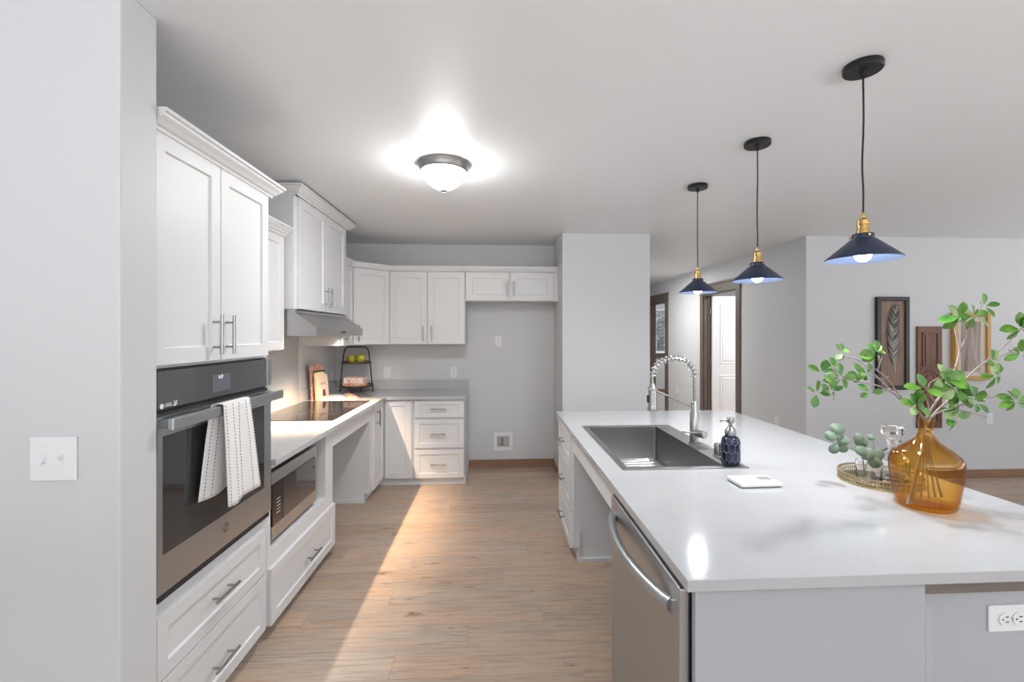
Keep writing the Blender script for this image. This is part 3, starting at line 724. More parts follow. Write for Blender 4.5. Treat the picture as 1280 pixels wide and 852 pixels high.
# sink
SX0, SX1, SY0, SY1 = 0.558, 1.130, 1.972, 2.932
t = thing('kitchen_sink', 'stainless drop-in sink with squared basin in the island countertop', 'sink', (0.8, 2.45, 0.864))
def loc_(x, y, z): return (x-0.8, y-2.45, z-0.864)
mb = MB(); mb.slab([SX0-0.8, 0.588-0.8, 1.030-0.8, SX1-0.8], [SY0-2.45, 2.008-2.45, 2.884-2.45, SY1-2.45], 0, 0.004, lambda i, j: not (i == 1 and j == 1))
mb.build('rim', M['sink'], t, bevel=0.001)
mb = MB(); bx0, bx1, by0, by1, bz = 0.588-0.8, 1.030-0.8, 2.008-2.45, 2.884-2.45, -0.215
r_ = 0.02; ring = []
for cx_, cy_, a0 in ((bx1-r_, by1-r_, 0), (bx0+r_, by1-r_, 90), (bx0+r_, by0+r_, 180), (bx1-r_, by0+r_, 270)):
    for k in range(6):
        a = math.radians(a0+18*k); ring.append((cx_+r_*math.cos(a), cy_+r_*math.sin(a)))
n_ = len(ring); vs = []; fs = []
def shrink(p, d): return (max(bx0+d, min(bx1-d, p[0])), max(by0+d, min(by1-d, p[1])))
for d_, z in ((0, 0.002), (0, bz+0.015), (0.005, bz+0.004), (0.016, bz)): vs += [(*shrink(p, d_), z) for p in ring]
for i in range(3):
    for k in range(n_): fs.append((i*n_+k, i*n_+(k+1) % n_, (i+1)*n_+(k+1) % n_, (i+1)*n_+k))
fs.append(tuple(range(3*n_, 4*n_))); mb.add(vs, fs)
mb.build('basin', M['sink'], t, smooth=35)
mb = MB(); mb.lathe([(0.055, 0.002), (0.05, 0.004), (0.042, 0.0), (0.04, -0.004), (0, -0.006)], (0.02, 0.1, bz+0.001), 28); mb.build('drain', M['chrome'], t, smooth=40)
t = thing('sink_grid', 'polished wire bottom grid lying in the sink basin', 'sink rack', (0.8, 2.45, 0.652))
mb = MB()
gx0, gx1, gy0, gy1 = -0.19, 0.20, -0.40, 0.40
mb.tube([(gx0, gy0, 0.015), (gx1, gy0, 0.015), (gx1, gy1, 0.015), (gx0, gy1, 0.015), (gx0, gy0, 0.015)], 0.004, 8)
for k in range(1, 16): y = gy0+(gy1-gy0)*k/16; mb.cyl((gx0, y, 0.018), (gx1, y, 0.018), 0.0028, 8)
for x in (-0.06, 0.08): mb.cyl((x, gy0, 0.0135), (x, gy1, 0.0135), 0.0035, 8)
mb.build('wire_rack', M['chrome'], t, smooth=50)
for x in (gx0+0.02, gx1-0.02):
    for y in (gy0, gy1): MB().cyl((x, y, 0), (x, y, 0.015), 0.007, 10).build('foot', M['rubber'], t)

# spring faucet, spout towards the basin (-x)
t = thing('spring_faucet', 'brushed nickel spring-neck kitchen faucet behind the sink', 'faucet', (1.078, 2.42, 0.868))
mb = MB(); mb.lathe([(0, 0), (0.030, 0), (0.030, 0.006), (0.024, 0.010), (0.024, 0.165), (0.020, 0.170), (0.0185, 0.172), (0.0185, 0.225), (0.0135, 0.232), (0, 0.232)], (0, 0, 0), 28)
mb.build('body', M['nickel'], t, smooth=40)
arc = []
for k in range(33):
    a = PI*k/32; arc.append(Vector((-0.1165+0.1165*math.cos(a), 0, 0.360+0.103*math.sin(a))))
pth = [Vector((0, 0, 0.232)), Vector((0, 0, 0.30))]+arc+[Vector((-0.233, 0, 0.33))]
MB().tube(pth, 0.0085, 12).build('hose', M['nickel'], t, smooth=60)
# coil around the arch
L_ = [0]
full = arc
for i in range(1, len(full)): L_.append(L_[-1]+(full[i]-full[i-1]).length)
hp = []; turns = 16; N_ = turns*12
for k in range(N_+1):
    s_ = L_[-1]*k/N_; i = 0
    while i < len(L_)-2 and L_[i+1] < s_: i += 1
    u = (s_-L_[i])/(L_[i+1]-L_[i]); p = full[i].lerp(full[i+1], u); T_ = (full[i+1]-full[i]).normalized()
    nrm = Vector((0, 1, 0)); bn = T_.cross(nrm); a = 2*PI*k/12
    hp.append(p+(nrm*math.cos(a)+bn*math.sin(a))*0.0175)
MB().tube(hp, 0.0030, 6).build('spring_coil', M['chrome'], t, smooth=60)
mb = MB(); mb.lathe([(0, 0.331), (0.012, 0.331), (0.014, 0.325), (0.0205, 0.305), (0.0215, 0.30), (0.0215, 0.215), (0.024, 0.205), (0.027, 0.188), (0.026, 0.182), (0, 0.182)], (-0.233, 0, 0), 24)
mb.build('spray_head', M['nickel'], t, smooth=40)
MB().box(-0.262, -0.253, -0.007, 0.007, 0.225, 0.265).build('spray_button', M['black'], t, bevel=0.002)
mb = MB(); mb.cyl((-0.012, 0, 0.200), (-0.215, 0, 0.290), 0.0045, 10)
mb.tube([(-0.233+0.023*math.cos(2*PI*k/24), 0.023*math.sin(2*PI*k/24), 0.297) for k in range(25)], 0.004, 8)
mb.build('support_arm', M['nickel'], t, smooth=50)
mb = MB(); mb.cyl((0.0, -0.015, 0.062), (0.026, -0.075, 0.062), 0.020, 24, None, 0.002); mb.build('valve_barrel', M['nickel'], t, smooth=40)
MB().tube([(0.018, -0.055, 0.070), (-0.04, -0.065, 0.074), (-0.095, -0.070, 0.080)], [0.0055, 0.0045, 0.004], 10, 4).build('lever', M['nickel'], t, smooth=50)
o = MB().lathe([(0, 0), (0.026, 0), (0.026, 0.004), (0.021, 0.006), (0.021, 0.056), (0.019, 0.062), (0, 0.064)], (1.085, 2.165, 0.868), 24).build('air_gap', M['nickel'], smooth=40)
tag(o, 'short brushed nickel cylinder cap on the sink ledge behind the soap bottle', 'air gap cap')

# soap dispenser
t = thing('soap_dispenser', 'navy glass soap pump bottle with a raised honeycomb pattern beside the sink', 'soap dispenser', (1.082, 2.045, 0.868))
H_ = 0.1
mb = MB(); mb.lathe([(r*0.86, z) for r, z in [(0, 0), (0.040, 0), (0.045, 0.005), (0.0465, 0.012), (0.0465, 0.095), (0.043, 0.112), (0.034, 0.124), (0.022, 0.130), (0.021, 0.138), (0, 0.138)]], (0, 0, 0), 36)
bo = mb.build('bottle', M['navyglaze'], t, smooth=45)
mb = MB()
def onc(a, z):
    r = 0.0470 if z < 0.095 else 0.0470-0.0035*((z-0.095)/0.017) if z < 0.112 else 0.0435-0.009*((z-0.112)/0.012)
    r *= 0.86; return (r*math.cos(a), r*math.sin(a), z)
nc = 10; st = 2*PI/nc
for row, (zb, z1, z2, zt) in enumerate(((-1, 0.006, 0.012, 0.024), (0.012, 0.024, 0.050, 0.062), (0.050, 0.062, 0.088, 0.100), (0.088, 0.100, 0.112, 0.120))):
    for k in range(nc):
        a = st*(k+0.5*(row % 2))
        # one elongated hexagon: sides and top peak
        mb.tube([onc(a-st/2, max(z1, 0.004)), onc(a-st/2, z2)], 0.0016, 5)
        mb.tube([onc(a-st/2, z2), onc(a-st/4, (z2+zt)/2), onc(a, zt)], 0.0016, 5)
        mb.tube([onc(a, zt), onc(a+st/4, (z2+zt)/2), onc(a+st/2, z2)], 0.0016, 5)
mb.build('raised_pattern', M['navyridge'], bo, smooth=60)
mb = MB(); mb.lathe([(0.0, 0.130), (0.024, 0.130), (0.025, 0.134), (0.025, 0.150), (0.020, 0.156), (0.013, 0.168), (0.008, 0.172), (0.008, 0.186), (0.0165, 0.188), (0.0165, 0.208), (0.014, 0.211), (0, 0.211)], (0, 0, 0), 24)
mb.tube([(0, 0, 0.199), (-0.03, -0.002, 0.2), (-0.046, -0.003, 0.197), (-0.050, -0.003, 0.190)], [0.006, 0.005, 0.004, 0.0035], 10, 3)
mb.build('pump', M['darknickel'], t, smooth=40)

# small white device
t = thing('kitchen_scale', 'slim white digital device with a grey display lying on the island', 'kitchen scale', (1.035, 1.772, 0.864), 0.02)
MB().box(-0.085, 0.085, -0.055, 0.055, 0.003, 0.018).build('case', M['plastic'], t, bevel=0.005, segs=3)
MB().box(0.018, 0.072, -0.012, 0.028, 0.0178, 0.0186).build('display', M['graybutton'], t)
MB().box(0.002, 0.014, -0.008, 0.026, 0.0178, 0.0184).build('buttons', mat('pale_grey', (0.6, 0.6, 0.6), 0.5), t)
for x in (-0.07, 0.07):
    for y in (-0.04, 0.04): MB().cyl((x, y, 0), (x, y, 0.004), 0.008, 10).build('foot', M['rubber'], t)

# amber demijohn vase
VX, VY = 1.495, 1.505
t = thing('amber_vase', 'amber glass demijohn vase holding leafy branches on the island', 'vase', (VX, VY, 0.864))
out_ = [(0, 0.010), (0.060, 0.008), (0.090, 0.001), (0.105, 0.003), (0.114, 0.012), (0.122, 0.040), (0.130, 0.085), (0.137, 0.125), (0.139, 0.148), (0.136, 0.165), (0.126, 0.182), (0.108, 0.198), (0.085, 0.213), (0.062, 0.228), (0.046, 0.243), (0.037, 0.258), (0.034, 0.275), (0.034, 0.284), (0.040, 0.288), (0.0425, 0.294), (0.0425, 0.302), (0.039, 0.307)]
inn = [(0.033, 0.306), (0.030, 0.295), (0.030, 0.262), (0.040, 0.243), (0.057, 0.226), (0.082, 0.209), (0.105, 0.194), (0.122, 0.179), (0.132, 0.163), (0.135, 0.147), (0.133, 0.125), (0.126, 0.085), (0.118, 0.042), (0.108, 0.016), (0.06, 0.014), (0, 0.015)]
KV = 0.745
MB().lathe([(r*(KV+(0.56-KV)*max(0, min(1, (z-0.185)/0.06))), z) for r, z in out_+inn], (0, 0, 0), 56).build('glass_body', M['amber'], t, smooth=50)

def blade(mb, pos, d, up, L, Wd, fold=0.25, droop=0.15, tip=0.75):
    d = d.normalized(); s_ = d.cross(up)
    if s_.length < 1e-3: s_ = d.orthogonal()
    s_.normalize(); u_ = s_.cross(d)
    N = 7; vs = []; fs = []
    for i in range(N+1):
        f = i/N; w = Wd/2*(0.06, 0.36, 0.70, 0.92, 1.0, 0.93, 0.66, 0.12)[i]
        c = pos+d*(L*f)+u_*(-droop*L*f*f)
        vs += [c-s_*w+u_*w*fold, c+Vector((0, 0, 0)), c+s_*w+u_*w*fold]
    for i in range(N):
        a = i*3; fs += [(a, a+1, a+4, a+3), (a+1, a+2, a+5, a+4)]
    mb.add(vs, fs)
def leafy(parent, name, centre, n, L, R, rnd, m, spread=1.0, bias=Vector((0, 0, 0.35))):
    mb = MB(); c = Vector(centre)
    for k in range(n):
        a = 2*PI*(k+rnd.uniform(-.25, .25))/n
        d = Vector((math.cos(a), rnd.uniform(-.7, .7), math.sin(a)))*spread+bias
        d.normalize(); mb.cur = 0 if rnd.random() < 0.62 else (1 if rnd.random() < 0.45 else 2)
        up = Vector((rnd.uniform(-.4, .4), -1.0, rnd.uniform(0.1, 0.9)))
        ll = L*rnd.uniform(0.8, 1.2)
        blade(mb, c+d*0.006, d, up, ll, ll*rnd.uniform(0.56, 0.68), rnd.uniform(.1, .35), rnd.uniform(-.05, .3))
    o = mb.build(name, [M['leaf'], M['leafpale'], M['leafdark']], parent, smooth=70, fix=False)
    return o
rb = random.Random(11)
def branch(label, stems, clusters, yj):
    # one cut branch: woody stem (with its forks) from inside the vase, and its leaf clusters
    t = thing('leafy_branch', label, 'branch', (VX, VY, 0.88), 0, 'leafy branches in the amber vase')
    O = Vector((VX, VY, 0.88))
    def P(p):
        q = Vector((p[0], p[2] if len(p) > 2 else VY, p[1]))-O
        if 1.0 < p[1] < 1.18: q.x *= 0.45; q.y *= 0.45      # squeezed together by the bottle neck
        return q
    mb = MB()
    for pts, r0, r1 in stems:
        q = [P(p)+Vector((rb.uniform(-.006, .006) if p[1] > 1.2 else 0, 0, rb.uniform(-.006, .006))) for p in pts]
        n = len(q); mb.tube(q, [r0+(r1-r0)*i/(n-1) for i in range(n)], 7, 5)
        # little nubs along the wood
        for i in range(1, n-1):
            a = q[i]; mb.tube([a, a+Vector((rb.uniform(-.010, .010), rb.uniform(-.006, .006), rb.uniform(.003, .012)))], [r1*1.1, r1*0.6], 5)
    mb.build('stem', M['bark'], t, smooth=60)
    for cx_, cz_, cy_, n, L in clusters:
        leafy(t, 'leaf_cluster', P((cx_, cz_, cy_)), n, L, 0, rb, None)
N0 = (VX, 1.150, VY)
def root(dx): return [(VX+dx*0.9, 0.885, VY+dx*0.3), (VX+dx*0.35, 1.05, VY)]
branch('long leafy branch leaning far left out of the amber vase',
       [(root(0.10)+[(1.478, 1.165, 1.50), (1.405, 1.235, 1.50), (1.338, 1.296, 1.50), (1.252, 1.369, 1.50), (1.194, 1.392, 1.50)], 0.0034, 0.0016),
        ([(1.405, 1.235, 1.50), (1.338, 1.269, 1.48), (1.266, 1.294, 1.47), (1.166, 1.311, 1.46), (1.075, 1.310, 1.45)], 0.0026, 0.0012),
        ([(1.166, 1.311, 1.46), (1.13, 1.345, 1.46)], 0.0015, 0.001), ([(1.12, 1.310, 1.455), (1.09, 1.275, 1.45)], 0.0014, 0.001)],
       [(1.189, 1.400, 1.50, 5, 0.036), (1.078, 1.335, 1.45, 4, 0.036), (1.150, 1.318, 1.46, 7, 0.042), (1.060, 1.268, 1.45, 4, 0.036), (1.110, 1.275, 1.45, 5, 0.038), (1.125, 1.352, 1.46, 4, 0.036), (1.228, 1.322, 1.47, 4, 0.034)], 0)
branch('short leafy branch left of centre, in front of the black-framed feather panel',
       [(root(0.06)+[(1.484, 1.17, 1.515), (1.432, 1.243, 1.53), (1.382, 1.302, 1.54), (1.336, 1.354, 1.55), (1.320, 1.390, 1.55)], 0.003, 0.0015),
        ([(1.382, 1.302, 1.54), (1.32, 1.318, 1.54)], 0.0016, 0.001), ([(1.355, 1.333, 1.545), (1.375, 1.385, 1.545)], 0.0016, 0.001), ([(1.41, 1.27, 1.535), (1.32, 1.262, 1.53)], 0.0015, 0.001)],
       [(1.357, 1.395, 1.55, 7, 0.050), (1.312, 1.322, 1.54, 5, 0.036), (1.312, 1.258, 1.53, 3, 0.036)], 0)
branch('low leafy branch in the middle, right above the amber vase neck',
       [(root(0.02)+[(1.494, 1.17, 1.49), (1.470, 1.22, 1.47), (1.432, 1.27, 1.45)], 0.0026, 0.0014), ([(1.482, 1.20, 1.48), (1.411, 1.222, 1.45)], 0.0018, 0.001)],
       [(1.432, 1.282, 1.45, 6, 0.044), (1.408, 1.222, 1.45, 6, 0.040)], 0)
branch('full leafy branch just right of centre, before the carved wood panel',
       [(root(-0.03)+[(1.500, 1.17, 1.50), (1.520, 1.225, 1.49), (1.540, 1.27, 1.47), (1.548, 1.30, 1.46)], 0.003, 0.0016), ([(1.520, 1.225, 1.49), (1.49, 1.284, 1.49), (1.52, 1.31, 1.48)], 0.002, 0.001)],
       [(1.560, 1.278, 1.46, 9, 0.052), (1.534, 1.308, 1.47, 7, 0.046), (1.585, 1.255, 1.47, 6, 0.044)], 0)
branch('tall forked leafy branch rising right, in front of the gold-framed picture',
       [(root(-0.09)+[(1.512, 1.17, 1.51), (1.558, 1.234, 1.52), (1.602, 1.289, 1.53), (1.640, 1.339, 1.54), (1.664, 1.406, 1.55), (1.655, 1.479, 1.55), (1.668, 1.52, 1.55)], 0.0046, 0.0018),
        ([(1.664, 1.406, 1.55), (1.714, 1.485, 1.56), (1.735, 1.525, 1.56)], 0.0028, 0.0014), ([(1.735, 1.52, 1.56), (1.78, 1.56, 1.57)], 0.0014, 0.001)],
       [(1.668, 1.524, 1.55, 7, 0.050), (1.735, 1.529, 1.56, 7, 0.050), (1.785, 1.566, 1.57, 4, 0.046)], 0)
branch('longest leafy branch sweeping right out of the picture past the gold frame',
       [(root(-0.08)+[(1.514, 1.165, 1.495), (1.572, 1.245, 1.49), (1.602, 1.289, 1.49), (1.676, 1.356, 1.48), (1.765, 1.406, 1.47), (1.885, 1.468, 1.46), (1.98, 1.48, 1.45)], 0.0042, 0.002),
        ([(1.676, 1.356, 1.48), (1.79, 1.43, 1.50), (1.87, 1.49, 1.51)], 0.0024, 0.0014), ([(1.765, 1.406, 1.47), (1.79, 1.395, 1.465)], 0.0015, 0.001),
        ([(1.65, 1.333, 1.483), (1.70, 1.325, 1.47)], 0.0015, 0.001), ([(1.98, 1.48, 1.45), (1.93, 1.31, 1.46), (1.875, 1.252, 1.47), (1.80, 1.258, 1.47)], 0.002, 0.0012)],
       [(1.842, 1.483, 1.50, 7, 0.048), (1.800, 1.398, 1.465, 6, 0.048), (1.711, 1.372, 1.475, 5, 0.042), (1.716, 1.322, 1.47, 7, 0.046), (1.99, 1.49, 1.45, 7, 0.048)], 0)
branch('lower right leafy branch with pale leaves beside the light switch',
       [(root(-0.11)+[(1.516, 1.168, 1.48), (1.560, 1.215, 1.46), (1.620, 1.245, 1.44), (1.661, 1.257, 1.43), (1.735, 1.256, 1.42)], 0.0032, 0.0014),
        ([(1.535, 1.188, 1.47), (1.572, 1.211, 1.45), (1.635, 1.190, 1.43)], 0.002, 0.001), ([(1.57, 1.22, 1.455), (1.61, 1.235, 1.44)], 0.0015, 0.001)],
       [(1.728, 1.242, 1.42, 8, 0.046), (1.643, 1.178, 1.43, 8, 0.044), (1.610, 1.236, 1.44, 6, 0.042)], 0)

# gallery tray, tumbler with eucalyptus, decanter
TX, TY = 1.558, 1.768
t = thing('gallery_tray', 'round antique gold tray with a pierced rim, behind the amber vase', 'tray', (TX, TY, 0.864))
MB().lathe([(0, 0.002), (0.139, 0.002), (0.139, 0.006), (0, 0.006)], (0, 0, 0), 64).build('mirror_base', M['traymirror'], t, smooth=40)
mb = MB(); R_ = 0.140
mb.lathe([(R_-0.003, 0), (R_+0.002, 0), (R_+0.002, 0.005), (R_-0.003, 0.005), (R_-0.003, 0)], (0, 0, 0), 64)
mb.lathe([(R_-0.002, 0.034), (R_+0.0018, 0.034), (R_+0.0018, 0.038), (R_-0.002, 0.038), (R_-0.002, 0.034)], (0, 0, 0), 64)
nr = 44
for k in range(nr):
    for zc, off in ((0.0125, 0), (0.0125, 0.5), (0.0265, 0), (0.0265, 0.5)):
        a0 = 2*PI*(k+off)/nr
        mb.tube([(R_*math.cos(a0+0.0085*8*math.cos(q)), R_*math.sin(a0+0.0085*8*math.cos(q)), zc+0.0085*math.sin(q)) for q in [2*PI*i/10 for i in range(11)]], 0.0012, 4)
mb.build('pierced_rim', M['goldtray'], t, smooth=60)
GX, GY = 1.488, 1.738
t = thing('cut_glass_tumbler', 'cut-glass tumbler with eucalyptus sprigs on the gold tray', 'tumbler', (GX, GY, 0.8702))
mb = MB(); n_ = 28; vs = []; fs = []
prof = [(0.036, 0.0), (0.041, 0.004), (0.0415, 0.014), (0.042, 0.026), (0.0425, 0.038), (0.043, 0.050), (0.0435, 0.062), (0.0438, 0.072), (0.044, 0.088)]
mb.lathe([(0, 0.0)]+prof+[(0.041, 0.088), (0.040, 0.06), (0.039, 0.03), (0.036, 0.014), (0, 0.013)], (0, 0, 0), 40)
for i, p in enumerate(mb.v):
    r = math.hypot(p[0], p[1])
    if r > 0.0405 and 0.002 < p[2] < 0.07:
        k = 1-0.07*((i+int(p[2]*90)) % 2); mb.v[i] = (p[0]*k, p[1]*k, p[2])
mb.build('glass_body', M['crystal'], t, smooth=15)
re = random.Random(5)
def disc_leaf(mb, c, nrm, r):
    nrm = nrm.normalized(); a = nrm.orthogonal().normalized(); b_ = nrm.cross(a); n = 12
    vs = [c+nrm*0.0004]+[c+a*math.cos(2*PI*k/n)*r+b_*math.sin(2*PI*k/n)*r*1.08-nrm*0.0015*math.cos(4*PI*k/n) for k in range(n)]
    mb.add(vs, [(0, k+1, (k+1) % n+1) for k in range(n)])
def sprig(label, stem, leaves):
    t = thing('eucalyptus_sprig', label, 'sprig', (GX, GY, 0.89), 0, 'eucalyptus sprigs in the tumbler'); O = Vector((GX, GY, 0.89))
    mb = MB(); S_ = [Vector(p)-O for p in stem]; mb.tube(S_, [0.0018-0.0009*i/(len(S_)-1) for i in range(len(S_))], 6, 4)
    for x, y, z, r in leaves:
        c = Vector((x, y, z))-O; near = min(S_, key=lambda q: (q-c).length); mb.tube([near, c], 0.0007, 4)
    mb.build('stem', M['eucastem'], t, smooth=60)
    for x, y, z, r in leaves:
        mb = MB(); disc_leaf(mb, Vector((x, y, z))-O, Vector((-0.55+re.uniform(-.35, .35), -0.8, 0.25+re.uniform(-.35, .5))), r)
        lo = mb.build('leaf', M['euca'], t, smooth=70)
        s2 = lo.modifiers.new('thickness', 'SOLIDIFY'); s2.thickness = 0.0008
sprig('eucalyptus sprig drooping left over the tray rim', [(1.485, 1.75, 0.888), (1.462, 1.745, 0.975), (1.40, 1.735, 1.012), (1.355, 1.72, 1.04), (1.330, 1.71, 1.075)],
      [(1.300, 1.70, 1.068, 0.020), (1.338, 1.715, 1.092, 0.025), (1.350, 1.70, 1.052, 0.021), (1.305, 1.69, 1.020, 0.018), (1.352, 1.71, 1.022, 0.022)])
sprig('eucalyptus sprig standing upright in the tumbler', [(1.470, 1.742, 0.888), (1.455, 1.73, 0.98), (1.44, 1.725, 1.02), (1.430, 1.72, 1.058)],
      [(1.424, 1.712, 1.056, 0.019), (1.448, 1.73, 1.036, 0.022), (1.425, 1.70, 1.008, 0.020), (1.450, 1.70, 0.995, 0.024)])
sprig('eucalyptus sprig leaning right towards the decanter', [(1.475, 1.755, 0.888), (1.492, 1.74, 0.975), (1.505, 1.735, 1.015), (1.494, 1.73, 1.055)],
      [(1.490, 1.73, 1.054, 0.013), (1.480, 1.70, 0.985, 0.024), (1.512, 1.72, 0.990, 0.020), (1.470, 1.69, 0.965, 0.022)])
DX, DY = 1.612, 1.765
t = thing('glass_decanter', 'clear crystal decanter with a faceted flat stopper behind the amber vase', 'decanter', (DX, DY, 0.8702))
mb = MB()
sq = lambda r: r
pr_o = [(0, 0), (0.060, 0), (0.066, 0.005), (0.068, 0.02), (0.068, 0.085), (0.062, 0.100), (0.045, 0.113), (0.026, 0.125), (0.021, 0.140), (0.024, 0.152), (0.034, 0.160), (0.034, 0.164)]
pr_i = [(0.024, 0.164), (0.017, 0.150), (0.015, 0.140), (0.020, 0.126), (0.040, 0.108), (0.056, 0.094), (0.060, 0.083), (0.060, 0.022), (0.0, 0.018)]
mb.lathe([(r*0.82, z) for r, z in pr_o+pr_i], (0, 0, 0), 32); mb.build('glass_body', M['crystal'], t, smooth=30)
mb = MB(); mb.lathe([(0, 0.142), (0.0115, 0.142), (0.013, 0.165), (0.017, 0.172), (0.036, 0.186), (0.040, 0.194), (0.040, 0.210), (0.034, 0.222), (0, 0.224)], (0, 0, 0), 10)
mb.build('stopper', M['crystal'], t)

# ------------------------------------------------------------------ lamps
def pendant(loc, label):
    t = thing('pendant_lamp', label, 'pendant lamp', loc, 0, 'pendant lamps over the island')
    MB().lathe([(0, 0), (0.061, 0), (0.063, -0.003), (0.063, -0.020), (0.060, -0.024), (0.010, -0.025), (0.009, -0.045), (0, -0.045)], (0, 0, 0), 40).build('canopy', M['black'], t, smooth=35)
    MB().tube([(0, 0, -0.04), (0.003, 0.001, -0.2), (-0.003, 0, -0.36), (0.001, 0, -0.46), (0, 0, -0.55)], 0.0032, 8, 5).build('cord', M['black'], t, smooth=60)
    MB().lathe([(0, -0.536), (0.005, -0.536), (0.007, -0.545), (0.007, -0.554), (0.013, -0.558), (0.019, -0.565), (0.019, -0.572), (0.0215, -0.574), (0.0215, -0.580), (0.019, -0.582), (0.020, -0.600), (0.022, -0.606), (0.022, -0.622), (0, -0.622)], (0, 0, 0), 28).build('socket', M['brass'], t, smooth=30)
    sh_o = [(0.010, -0.612), (0.032, -0.613), (0.034, -0.616), (0.034, -0.630), (0.041, -0.634), (0.116, -0.700), (0.118, -0.703), (0.1175, -0.706)]
    sh_i = [(0.1155, -0.703), (0.040, -0.637), (0.031, -0.632), (0.030, -0.618), (0.010, -0.616)]
    mb = MB(); mb.lathe(sh_o, (0, 0, 0), 48); mb.cur = 1; mb.lathe([sh_o[-1]]+sh_i, (0, 0, 0), 48)
    o = mb.build('shade', [M['navy'], M['shadein']], t, smooth=35)
    for a in (0.3, 0.3+2*PI/3, 0.3+4*PI/3):
        d_ = Vector((math.cos(a), math.sin(a), 0)); MB().cyl(d_*0.033+Vector((0, 0, -0.622)), d_*0.042+Vector((0, 0, -0.622)), 0.004, 10).build('thumb_screw', M['brass'], t, smooth=40)
    MB().lathe([(0, -0.620), (0.012, -0.622), (0.014, -0.640), (0.022, -0.658), (0.0275, -0.675), (0.0275, -0.690), (0.022, -0.704), (0.012, -0.712), (0, -0.714)], (0, 0, 0), 24).build('bulb', M['bulb'], t, smooth=60)
    l = bpy.data.lights.new('pendant_glow', 'AREA'); l.shape = 'DISK'; l.size = 0.05; l.energy = PP; l.color = (0.97, 0.985, 1.0)
    lo = bpy.data.objects.new('pendant_glow', l); C.objects.link(lo); lo.parent = t; lo.location = (0, 0, -0.716)
    return t
p = pendant((1.33, 1.58, CEIL), 'nearest navy cone pendant lamp, right of the other two, over the island')
dup(p, (1.325, 2.24, CEIL), 'middle navy cone pendant lamp of the three over the island', 0.5)
dup(p, (1.322, 2.92, CEIL), 'farthest navy cone pendant lamp, leftmost and smallest of the three', 1.1)
t = thing('ceiling_light', 'round flush ceiling light with frosted glass dome over the kitchen floor', 'ceiling light', (-0.30, 2.64, CEIL))
MB().lathe([(0, 0), (0.148, 0), (0.150, -0.004), (0.146, -0.012), (0.136, -0.030), (0.134, -0.040), (0.128, -0.046), (0.122, -0.044), (0, -0.040)], (0, 0, 0), 56).build('pan', M['darknickel'], t, smooth=35)
MB().lathe([(0.122, -0.040), (0.121, -0.055), (0.115, -0.075), (0.100, -0.098), (0.075, -0.122), (0.045, -0.140), (0.012, -0.148), (0, -0.148)], (0, 0, 0), 48).build('glass_dome', M['dome'], t, smooth=60)
l = bpy.data.lights.new('dome_glow', 'AREA'); l.shape = 'DISK'; l.size = 0.22; l.energy = DP; l.color = (1.0, 0.985, 0.96)
lo = bpy.data.objects.new('dome_glow', l); C.objects.link(lo); lo.parent = t; lo.location = (0, 0, -0.176)
MB().lathe([(0, -0.147), (0.018, -0.147), (0.018, -0.152), (0.010, -0.156), (0.005, -0.160), (0.008, -0.166), (0.004, -0.171), (0, -0.172)], (0, 0, 0), 20).build('finial', M['darknickel'], t, smooth=40)

# ------------------------------------------------------------------ things on the left counter
def book(name, label, loc, rotz, tilt, th, wd, h, cover, spine=None, group='books by the cooktop'):
    # local: spine towards -x, cover faces -y; th thickness along y
    t = thing(name, label, 'book', loc, rotz, group); t.rotation_euler = (tilt, 0, rotz)
    mb = MB(); c_ = 0.003
    mb.box(0, wd, 0, c_, 0, h); mb.box(0, wd, th-c_, th, 0, h); mb.cur = 1; mb.box(0, c_, c_, th-c_, 0, h)
    mb.build('cover', [M[cover], M[spine or cover]], t, bevel=0.0006)
    MB().box(c_, wd-0.004, c_, th-c_, 0.003, h-0.004).build('pages', M['paperedge'], t)
    return t
CT = 0.8642
bk = lambda *a, **k: book('book', *a, **k)
BR = math.radians(84)
bk('tall rose and brown patterned book at the back of the row', (-1.650, 4.215, CT), BR, -0.05, 0.022, 0.205, 0.315, 'rosecover')
bk('charcoal book peeking out above the cream one', (-1.630, 4.235, CT), BR, -0.06, 0.014, 0.19, 0.262, 'charcoalcover')
bk('short patterned-spine book in front of the tall rose one', (-1.616, 4.195, CT), BR, -0.06, 0.012, 0.16, 0.235, 'rosecover')
bk('cream yellow book just behind the beige one', (-1.601, 4.185, CT), BR, -0.07, 0.016, 0.165, 0.250, 'creamcover')
b_ = bk('front beige cookbook with small drawings on its cover', (-1.582, 4.178, CT), BR, -0.08, 0.022, 0.19, 0.228, 'beigecover', 'creamcover')
for k in range(3):
    mb = MB(); mb.box(0.055+k*0.035, 0.062+k*0.035, -0.0008, 0.0004, 0.135, 0.160); mb.box(0.051+k*0.035, 0.066+k*0.035, -0.0008, 0.0004, 0.142, 0.147); mb.build('drawn_utensil', M['inkbrown'], b_)
mb = MB(); mb.lathe([(0, -0.0006), (0.027, -0.0006), (0.027, 0.0004), (0, 0.0004)], (0.10, 0, 0.068), 20, Matrix.Rotation(PI/2, 3, 'X'))
mb.box(0.070, 0.130, -0.0008, 0.0004, 0.030, 0.060)
mb.build('drawn_pot', M['inkbrown'], b_)
